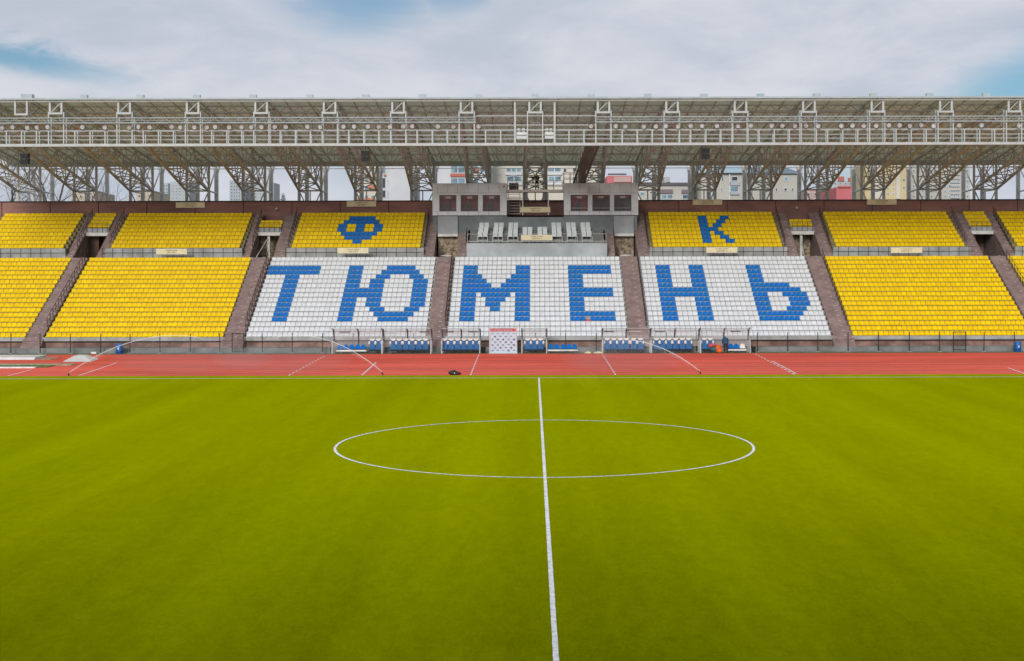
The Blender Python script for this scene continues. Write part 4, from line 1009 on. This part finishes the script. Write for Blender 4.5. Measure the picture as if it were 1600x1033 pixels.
# ------------------------------------------------------------------ people
def body(name, joints, edges, zsplit, mats, loc, parent=None):
    """one continuous skin-modifier figure; joints: name -> (x,y,z,rx,ry); mats by a callback on local face centre"""
    me = bpy.data.meshes.new(name); keys = list(joints)
    me.from_pydata([joints[k][:3] for k in keys], [(keys.index(a), keys.index(b)) for a, b in edges], [])
    o = bpy.data.objects.new(name, me); COL.objects.link(o)
    sk = o.modifiers.new('s', 'SKIN'); sk.use_smooth_shade = True; o.modifiers.new('d', 'SUBSURF').levels = 2
    for i, k in enumerate(keys):
        sv = me.skin_vertices[0].data[i]; sv.radius = joints[k][3:5]; sv.use_root = (k == 'pelvis')
    dg = bpy.context.evaluated_depsgraph_get(); new = bpy.data.meshes.new_from_object(o.evaluated_get(dg)); bpy.data.objects.remove(o)
    new.materials.clear()
    for mm in mats: new.materials.append(MATS[mm])
    new.polygons.foreach_set('material_index', [zsplit(p.center) for p in new.polygons])
    new.polygons.foreach_set('use_smooth', [True] * len(new.polygons))
    return link(name, new, parent, loc)
ED = [('pelvis', 'waist'), ('waist', 'chest'), ('chest', 'neck'), ('neck', 'head'), ('head', 'crown'), ('chest', 'shL'), ('shL', 'elL'), ('elL', 'haL'), ('haL', 'fiL'), ('chest', 'shR'), ('shR', 'elR'), ('elR', 'haR'), ('haR', 'fiR'),
      ('pelvis', 'hiL'), ('hiL', 'knL'), ('knL', 'anL'), ('anL', 'toL'), ('pelvis', 'hiR'), ('hiR', 'knR'), ('knR', 'anR'), ('anR', 'toR')]
def fingers(parent, p, d, side):
    """five short separate fingers from the hand"""
    m = MB(); p = Vector(p); d = Vector(d).normalized(); s_ = d.cross(Vector((0, 0, 1)))
    if s_.length < .1: s_ = Vector((0, 1, 0))
    s_.normalize()
    for k, L in enumerate((.07, .085, .09, .075)):
        q = p + s_ * (.03 - .02 * k); e1 = q + d * L * .55; e2 = e1 + (d + Vector((0, 0, -.5))).normalized() * L * .45
        m.path([q, e1, e2], [.010, .009, .008], 5)
    q = p + s_ * .04 * side - d * .03; m.path([q, q + (d * .5 + s_ * side).normalized() * .045, q + (d * .9 + s_ * side * .6).normalized() * .075], [.011, .010, .009], 5)
    return m.build('fingers', 'skin', parent)
# cameraman facing the pitch, both hands on the camera to his right
j = dict(pelvis=(0, 0, .95, .15, .11), waist=(0, -.01, 1.12, .145, .10), chest=(-.01, -.02, 1.36, .17, .12), neck=(-.02, -.03, 1.53, .06, .06), head=(-.03, -.06, 1.64, .085, .10), crown=(-.03, -.05, 1.75, .07, .08),
         shL=(.19, -.02, 1.42, .07, .07), elL=(.22, -.16, 1.17, .052, .052), haL=(.0, -.38, 1.25, .036, .036), fiL=(-.07, -.42, 1.28, .028, .02),
         shR=(-.21, -.02, 1.42, .07, .07), elR=(-.33, -.14, 1.18, .052, .052), haR=(-.33, -.36, 1.32, .036, .036), fiR=(-.34, -.44, 1.33, .028, .02),
         hiL=(.10, 0, .9, .105, .105), knL=(.12, -.02, .49, .07, .07), anL=(.13, .02, .09, .05, .05), toL=(.15, -.14, .035, .045, .035),
         hiR=(-.10, 0, .9, .105, .105), knR=(-.11, -.02, .49, .07, .07), anR=(-.12, .02, .09, .05, .05), toR=(-.14, -.14, .035, .045, .035))
CL = (0.18, 140.2, 15.5)
def zc(c):
    if c.z > 1.555: return 2 if c.y < -.06 and c.z < 1.71 else 3
    if abs(c.x + .01) < .17 and 1.1 < c.z < 1.42 and c.y < -.03: return 1
    if c.y < -.33 and 1.2 < c.z < 1.4: return 2
    return 0
cm = body('person', j, ED, zc, ['cloth_black', 'vest_grey', 'skin', 'hair'], CL); tag(cm, 'person in dark clothes and grey vest standing behind a camera on the platform', 'person')
fingers(cm, (-.08, -.43, 1.28), (-.4, -.5, 0), 1); fingers(cm, (-.34, -.45, 1.33), (-.1, -1, 0), 1)
hd = MB().blob((-.03, -.165, 1.635), .018, .03, .025, 6, 5); hd.blob((-.065, -.15, 1.665), .014, .012, .01, 6, 5); hd.blob((.005, -.15, 1.665), .014, .012, .01, 6, 5); hd.build('face', 'skin', cm).location = (0, 0, 0)
MB().blob((-.03, -.05, 1.72), .105, .12, .08, 10, 7).build('cap', 'cloth_black', cm)
def relocal(o): pass
cX, cY, cZ = CL[0] - .42, CL[1] - .35, 15.5
t = thing('camera_tripod', 'black video camera on a tripod beside the cameraman', 'camera', (cX, cY, cZ))
for an in (90, 210, 330): MB().tube((cX, cY, cZ + 1.15), (cX + .33 * math.cos(R(an)), cY + .33 * math.sin(R(an)), cZ), .022, 5).build('leg', 'black_plastic', t)
B(cX - .09, cX + .09, cY - .2, cY + .22, cZ + 1.2, cZ + 1.42).build('camera_body', 'black_plastic', t)
MB().tube((cX, cY - .2, cZ + 1.31), (cX - .04, cY - .48, cZ + 1.3), .075, 10).build('lens', 'black_plastic', t)
MB().tube((cX - .1, cY - .1, cZ + 1.44), (cX - .38, cY - .12, cZ + 1.34), .05, 5).build('viewfinder', 'black_plastic', t)
# person in blue bending over the bench, seen from behind
j = dict(pelvis=(0, 0, .93, .15, .12), waist=(0, .06, 1.08, .145, .11), chest=(0, .22, 1.26, .17, .12), neck=(0, .36, 1.34, .06, .06), head=(0, .46, 1.37, .085, .095), crown=(0, .55, 1.40, .07, .08),
         shL=(-.2, .22, 1.27, .07, .07), elL=(-.26, .30, 1.0, .052, .052), haL=(-.2, .42, .78, .036, .036), fiL=(-.18, .46, .70, .028, .02),
         shR=(.2, .22, 1.27, .07, .07), elR=(.26, .30, 1.0, .052, .052), haR=(.2, .42, .78, .036, .036), fiR=(.18, .46, .70, .028, .02),
         hiL=(-.10, 0, .88, .105, .11), knL=(-.115, .02, .48, .072, .072), anL=(-.12, -.03, .09, .05, .05), toL=(-.14, .13, .035, .045, .035),
         hiR=(.10, 0, .88, .105, .11), knR=(.115, .02, .48, .072, .072), anR=(.12, -.03, .09, .05, .05), toR=(.14, .13, .035, .045, .035))
def zb2(c):
    if c.y > .40 and c.z > 1.2: return 3 if c.z > 1.36 or c.y > .5 else 2
    if c.z < .81 and c.y > .36: return 2
    if c.z > .86: return 0
    return 1
pb2 = body('person', j, ED, zb2, ['jacket_blue', 'trousers', 'skin', 'hair'], (PX(1133.5, 117.8), 117.75, 0)); tag(pb2, 'person in a blue jacket and dark trousers bending over the bench, seen from behind', 'person')
fingers(pb2, (-.18, .47, .70), (0, .4, -1), 1); fingers(pb2, (.18, .47, .70), (0, .4, -1), -1)
for o_ in list(pb2.children) + list(cm.children):          # parts of the figures are modelled in the figure's own space
    off = worigin(o_.parent)
    for vv in o_.data.vertices: vv.co += off
X = PX(1122.5, 117.9)
m = MB(); m.blob((X, 118.0, .36), .30, .26, .36, 14, 9, .3); m.blob((X + .08, 117.9, .26), .26, .22, .26, 12, 8, .4); m.blob((X - .1, 117.95, .56), .16, .16, .14, 10, 7, .4)
o = m.build('kit_sack', 'orange'); tag(o, 'bulging orange kit sack on the ground beside the person in blue', 'sack')
MB().path([(X - .25, 117.72, .3), (X, 117.66, .5), (X + .25, 117.7, .35)], .018, 5).build('drawstring', 'pinkred', o)
X = PX(1112.5, 117.9); m = MB(); m.blob((X + .05, 118.0, .72), .30, .2, .14, 12, 8, .5); m.blob((X - .12, 117.95, .6), .2, .18, .12, 10, 7, .5)
o = m.build('clothes_heap', 'pinkred'); tag(o, 'heap of red training clothes between the padded seats and the orange sack', 'clothes')
MB().blob((X + .12, 117.95, .32), .34, .22, .2, 12, 8, .35).build('teal_bundle', 'teal', o)

# ------------------------------------------------------------------ sprinklers
def jet(x0, y0, dirx, diry, reach, peak, label, frac):
    """thin arc of water from a pop-up nozzle, breaking into drops"""
    t = thing('water_jet', label, 'water jet', (x0, y0, 0), 'sprinkler jets')
    MB().tube((x0, y0, 0), (x0, y0, .16), .05, 8).tube((x0, y0, .16), (x0 + dirx * .12, y0 + diry * .12, .22), .03, 6).build('nozzle', 'black_plastic', t)
    pts = []; rs = []
    for k in range(33):
        s = frac * k / 32; pts.append((x0 + dirx * reach * s, y0 + diry * reach * s, .2 + 4 * peak * s * (1 - s))); rs.append(.016 + .030 * s / frac * (1 - .9 * s / frac))
    MB().path(pts, rs, 6).build('water_arc', 'jet', t)
    rr = random.Random(int(x0 * 10)); m = MB()
    for k in range(3000):
        s = frac * (rr.random() ** .8) * 1.5
        if s > 1: continue
        q = (x0 + dirx * reach * s, y0 + diry * reach * s, .2 + 4 * peak * s * (1 - s)); sp = (s ** 1.3)
        p = (q[0] + rr.gauss(0, .5 * sp), q[1] + rr.gauss(0, .9 * sp), q[2] - rr.random() ** 1.5 * 2.2 * sp + rr.gauss(0, .05))
        if p[2] < .35 + 1.2 * max(0, s - .55): continue
        r = rr.uniform(.004, .010); i = len(m.v)
        m.v += [(p[0], p[1], p[2] + r), (p[0] - r, p[1] - r * .6, p[2] - r), (p[0] + r, p[1] - r * .6, p[2] - r), (p[0], p[1] + r, p[2] - r)]
        m.f += [(i, i + 1, i + 2), (i, i + 2, i + 3), (i, i + 3, i + 1), (i + 1, i + 3, i + 2)]; m.mi += [0] * 4
    m.build('spray', 'spray', t)['kind'] = 'stuff'
    m = MB(); sc_ = frac * .95; m.blob((x0 + dirx * reach * sc_, y0 + diry * reach * sc_, 1.05), reach * .42, 1.6, 1.0, 16, 10)
    m.build('mist', 'mist', t)['kind'] = 'stuff'
jet(-10.9, 95.7, -1, .12, 12.5, 2.6, 'sprinkler jet rising to the left from the pitch edge near the black bag', .62)
jet(-33.2, 95.5, 1, .12, 14.5, 2.6, 'sprinkler jet rising to the right from the pitch edge at far left', .62)
jet(11.75, 95.8, -1, .25, 11.0, 2.2, 'sprinkler jet rising to the left on the right half of the track', .52)

# ------------------------------------------------------------------ town behind the stand
def building(label, D_, x0, x1, ytop, mat, dep=14, wins=(), bands=(), roof=None, name='apartment_building', cat='building', rows=None):
    a, b = PX(x0, D_), PX(x1, D_); zt = PZ(ytop, D_)
    t = thing(name, label, cat, ((a + b) / 2, D_, 0))
    B(a, b, D_, D_ + dep, 0, zt).build('wall', mat, t)
    if roof == 'flat': B(a - .3, b + .3, D_ - .3, D_ + dep + .3, zt, zt + .5).build('roof', 'b_dark', t)
    elif roof == 'gable': MB().extrude([(a - .6, zt), (b + .6, zt), ((a + b) / 2 - (b - a) * .2, zt + (b - a) * .28)], 'y', D_ - .5, D_ + dep).build('roof', 'b_roof', t)
    elif roof == 'slope': MB().extrude([(D_ - .8, zt), (D_ + dep * .5, zt + 3.6), (D_ + dep + .8, zt), (D_ + dep + .8, zt - .2), (D_ - .8, zt - .2)], 'x', a - .6, b + .6).build('roof', 'b_skyroof', t)
    def win(p, q, r, s, pm_='pane_blue', fm='b_white'):
        xa, xb, z1, z0 = PX(p, D_), PX(q, D_), PZ(r, D_), PZ(s, D_)
        wdw = B(xa, xb, D_ - .10, D_ + .05, z0, z1).build('window', fm, t); n = max(1, int(round((xb - xa) / 1.1)))
        for k in range(n):
            u0, u1 = xa + (xb - xa) * k / n + .09, xa + (xb - xa) * (k + 1) / n - .09
            B(u0, u1, D_ - .13, D_ - .08, z0 + .12, z1 - .12).build('pane', pm_, wdw)
    for wv in wins: win(*wv)
    if rows:                                    # regular storeys: (first x, step, count, width px, first y, step, count, height px, pane)
        fx, sx, nx, wp, fy, sy, ny, hp, pn = rows
        for r in range(ny):
            for c in range(nx): win(fx + sx * c, fx + sx * c + wp, fy + sy * r, fy + sy * r + hp, pn)
    for (p, q, r, s, mm) in bands: B(PX(p, D_), PX(q, D_), D_ - .35, D_ + .02, PZ(s, D_), PZ(r, D_)).build('facade_band', mm, t)
    return t
building('far beige house low behind the stand at the left', 330, 112, 152, 299, 'b_beige', rows=(116, 9, 4, 4, 304, 8, 2, 4, 'pane_dark'))
building('far beige house behind bare branches, between two roof legs at the left', 320, 213, 240, 298, 'b_beige', rows=(216, 8, 3, 4, 303, 8, 2, 4, 'pane_dark'))
building('narrow far grey tower block at the left', 620, 250, 263, 285, 'b_blue', rows=(252, 4, 3, 2.4, 288, 5, 5, 2.6, 'pane_dark'))
building('wider far grey tower block right of the narrow one', 600, 266, 296, 282.5, 'b_grey', rows=(269, 5.5, 5, 2.6, 287, 5, 5, 2.6, 'pane_blue'))
building('far grey tower block with a darker windowed end, left of the conifer', 580, 359, 379, 281, 'b_blue', rows=(361, 4, 4, 2.2, 284, 5, 6, 2.6, 'pane_dark'))
building('far pale tower block beside the windowed end, left of the conifer', 590, 380, 428, 284.5, 'b_grey', rows=(384, 7, 6, 3, 289, 5.5, 5, 2.8, 'pane_blue'))
building('cream apartment block with balconies left of the blank white gable', 250, 556, 589, 240, 'b_cream', rows=(560, 10, 3, 6, 262, 14, 4, 7.5, 'pane_blue'), bands=[(576, 588, 288.5, 295, 'b_orange'), (558, 586, 309, 312, 'b_orange')])
building('white apartment block with a tall blank gable end', 240, 590, 646, 236, 'b_white', wins=[(596, 603, 258, 271, 'pane_blue'), (596, 603, 277, 294, 'pane_dark'), (597, 603, 296, 309, 'pane_dark'), (605.5, 607, 259, 268, 'pane_dark'), (605.5, 607, 279, 290, 'pane_dark'), (605.5, 607, 297, 309, 'pane_dark')], bands=[(600, 603.5, 272, 275, 'b_orange')])
building('white block with blank end, red bands and ribbon windows behind the left booth', 238, 676, 768, 232, 'b_white', wins=[(704.5, 727, 257, 270.5), (704.5, 727, 277.5, 290), (732, 748, 258, 266), (733, 748, 279, 289), (750, 766, 262, 270)], bands=[(704, 740, 271.5, 276, 'b_band'), (740, 748, 263, 270, 'b_band'), (704, 726, 248, 256, 'b_orange')])
building('cream apartment block with glazed balconies behind the camera platform', 245, 768.6, 936, 228, 'b_cream', wins=[(777, 779, 257, 262, 'pane_dark'), (781, 783, 257, 262, 'pane_dark'), (777, 779, 270, 275, 'pane_dark'), (781, 783, 270, 275, 'pane_dark'), (777, 779, 283, 288, 'pane_dark'), (781, 783, 283, 288, 'pane_dark'),
         (791, 815, 262, 269), (792, 815, 275, 284), (856, 877, 262, 269), (857, 877, 275, 284), (822, 830, 262, 270, 'pane_dark'), (840, 847, 262, 270, 'pane_dark'), (880, 886, 263, 270, 'pane_dark'), (895, 902, 262, 269, 'pane_dark'), (895, 902, 276, 283, 'pane_dark'), (912, 918, 276, 283, 'pane_dark')],
         bands=[(790, 816, 269.5, 273.5, 'b_white'), (790, 816, 284.5, 289, 'b_white'), (855, 878, 269.5, 273.5, 'b_white'), (855, 878, 284.5, 289, 'b_white'), (798, 808, 274, 276, 'b_blue')])
building('red building with a dark flat roof right of the right booth', 300, 949, 988, 275, 'b_red', bands=[(959.5, 986, 276.5, 285, 'b_pink'), (950, 979, 271.5, 274, 'b_dark')], rows=(952, 6, 6, 3, 290, 8, 3, 4, 'pane_dark'))
bl = building('low pale grey apartment block with dark balcony awnings', 230, 990, 1082, 290.5, 'b_tower', roof='flat', wins=[(1033, 1051.5, 304, 312), (1066, 1076, 304, 312), (1015, 1022, 299, 303, 'pane_dark'), (1000, 1008, 300, 306)], bands=[(1032, 1051, 296.5, 303, 'b_mauve'), (1065, 1077, 297, 303, 'b_mauve')])
for (p, q, r, s) in ((1038, 1047, 277, 287), (1042, 1048.5, 285, 290)): B(PX(p, 234), PX(q, 234), 234, 237, PZ(s + 2, 234), PZ(r, 234)).build('roof_hut', 'b_grey', bl)
building('grey apartment block with pale blue roof and a balcony column', 225, 1096, 1170, 269.5, 'b_tower', roof='slope', wins=[(1127, 1131, 274, 285), (1141, 1154, 291, 301), (1126, 1128.5, 293, 300, 'pane_dark'), (1143, 1153, 276, 284, 'pane_dark'), (1112, 1118, 296, 306), (1160, 1166, 274, 284)],
         bands=[(1140, 1155, 285, 290.5, 'b_blue'), (1140, 1155, 301.5, 305, 'b_blue'), (1139, 1141, 272, 313, 'b_white')])
building('grey house with a dark blue gable roof', 222, 1176, 1249, 272.5, 'b_tower', roof='gable', wins=[(1225, 1231.5, 277, 284), (1211.5, 1215, 294, 300, 'pane_dark'), (1225, 1230, 294, 300, 'pane_dark'), (1237, 1240.5, 294, 300, 'pane_dark'), (1182, 1188, 280, 288), (1198, 1204, 280, 288)])
building('dull pink house behind the roof legs on the right', 260, 1258, 1306, 298, 'b_pink', rows=(1262, 10, 4, 4, 302, 9, 2, 5, 'pane_dark'))
building('bright red hall with rounded top behind the stand on the right', 235, 1307, 1337, 294, 'b_red', bands=[(1309, 1329, 291.5, 294, 'b_red')])
building('grey block with red roof boxes behind the red hall', 330, 1300, 1340, 284, 'b_grey', rows=(1303, 8, 5, 4, 286, 6, 2, 3.4, 'pane_blue'), bands=[(1309, 1319, 277, 284, 'b_band'), (1325, 1337, 279, 284, 'b_band')])
building('tall sand yellow apartment tower behind the stand on the right', 300, 1352, 1421, 236, 'b_yellow', rows=(1386, 9, 2, 3, 262, 8, 6, 4, 'pane_blue'), bands=[(1364, 1382, 240, 312, 'b_cream'), (1400, 1406, 240, 312, 'b_cream')], wins=[(1356, 1359, 266, 272), (1356, 1359, 280, 286), (1411, 1414, 280, 285, 'pane_dark'), (1411, 1414, 292, 297, 'pane_dark')])
building('tall pale grey apartment tower with horizontal bands, rightmost of the towers', 310, 1423, 1516, 234, 'b_tower', rows=(1426, 7, 13, 3.5, 258, 8, 7, 4.4, 'pane_blue'), bands=[(1485, 1500, y_, y_ + 1.4, 'b_grey') for y_ in range(256, 312, 6)])

# bare trees, a conifer and scrub behind the stand
def limb(m, p, d, L, r, lev, rr, maxlev):
    n = 3; pts = [Vector(p)]; rs = [r]
    for k in range(n):
        d = (d + Vector((rr.gauss(0, .13), rr.gauss(0, .13), rr.gauss(.03, .06)))).normalized(); pts.append(pts[-1] + d * L / n); rs.append(r * (1 - .5 * (k + 1) / n))
    m.path([tuple(q) for q in pts], rs, 5 if lev < 2 else 3)
    if lev >= maxlev: return
    for k in range(rr.randint(3, 4) if lev else 5):
        q = pts[rr.randint(1, n)]; ax = Vector((rr.gauss(0, 1), rr.gauss(0, 1), rr.gauss(0, .3))).normalized()
        nd = (d * .75 + ax * .75 + Vector((0, 0, .15))).normalized(); limb(m, q, nd, L * rr.uniform(.55, .75), rs[-1] * .75, lev + 1, rr, maxlev)
def bare_tree(x, D_, h, label, seed, r=.28, lev=4):
    rr = random.Random(seed); X = PX(x, D_); t = thing('bare_tree', label, 'tree', (X, D_, 0), 'bare trees behind the stand')
    MB().path([(X, D_, 0), (X + .2, D_, h * .3), (X + .1, D_, h * .52)], [r, r * .8, r * .65], 8).build('trunk', 'bark', t)
    m = MB()
    for k in range(4):
        an = rr.uniform(0, 6.28); limb(m, (X + .12, D_, h * (.35 + .05 * k)), Vector((math.cos(an) * .45, math.sin(an) * .45, 1)).normalized(), h * .27, r * .5, 1, rr, lev)
    m.build('crown', 'bark', t)
bare_tree(2, 175, 25, 'dense bare tree at the left edge behind the stand', 3); bare_tree(22, 182, 22, 'bare tree between the left edge and the first roof legs', 5)
bare_tree(81, 172, 27, 'tall bare tree with forked brown trunk behind the roof legs at left', 9, .34, 4); bare_tree(102, 190, 22, 'slender bare tree right of the forked trunk', 12)
bare_tree(172, 185, 23, 'bare tree before the low beige house', 15); bare_tree(187, 190, 20, 'small bare tree right of the low beige house', 17)
bare_tree(288, 200, 17, 'small bare tree before the grey tower blocks', 21); bare_tree(350, 200, 17, 'small bare tree left of the windowed tower end', 23); bare_tree(466, 210, 16.5, 'small bare tree right of the conifer', 25)
bare_tree(433, 215, 16.5, 'small bare tree left of the conifer', 27)
bare_tree(1583, 200, 19, 'bare tree at the right edge behind the stand', 31); bare_tree(1545, 205, 16, 'low bare tree right of the grey tower', 33); bare_tree(1440, 190, 16.5, 'low bare tree before the banded grey tower', 35)
D_ = 205; X = PX(442.5, D_); t = thing('conifer', 'dark conifer with pointed top behind the stand on the left', 'tree', (X, D_, 0)); zt = PZ(300.5, D_)
MB().tube((X, D_, 0), (X, D_, zt - .3), .2, 6, .04).build('trunk', 'bark', t)
m = MB(); rr = random.Random(4)
for k in range(2600):
    u_ = rr.random() ** .7; z = zt - u_ * 12; rad = (.12 + .22 * (zt - z)) * rr.uniform(.25, 1.0) ** .5; an = rr.uniform(0, 6.28)
    p = Vector((X + rad * math.cos(an), D_ + rad * math.sin(an), z)); d = Vector((math.cos(an), math.sin(an), -.35)) * rr.uniform(.25, .45); s_ = Vector((-math.sin(an), math.cos(an), 0)) * .07
    i = len(m.v); m.v += [tuple(p - s_), tuple(p + s_), tuple(p + d)]; m.f.append((i, i + 1, i + 2)); m.mi.append(0)
m.build('crown', 'needles', t)
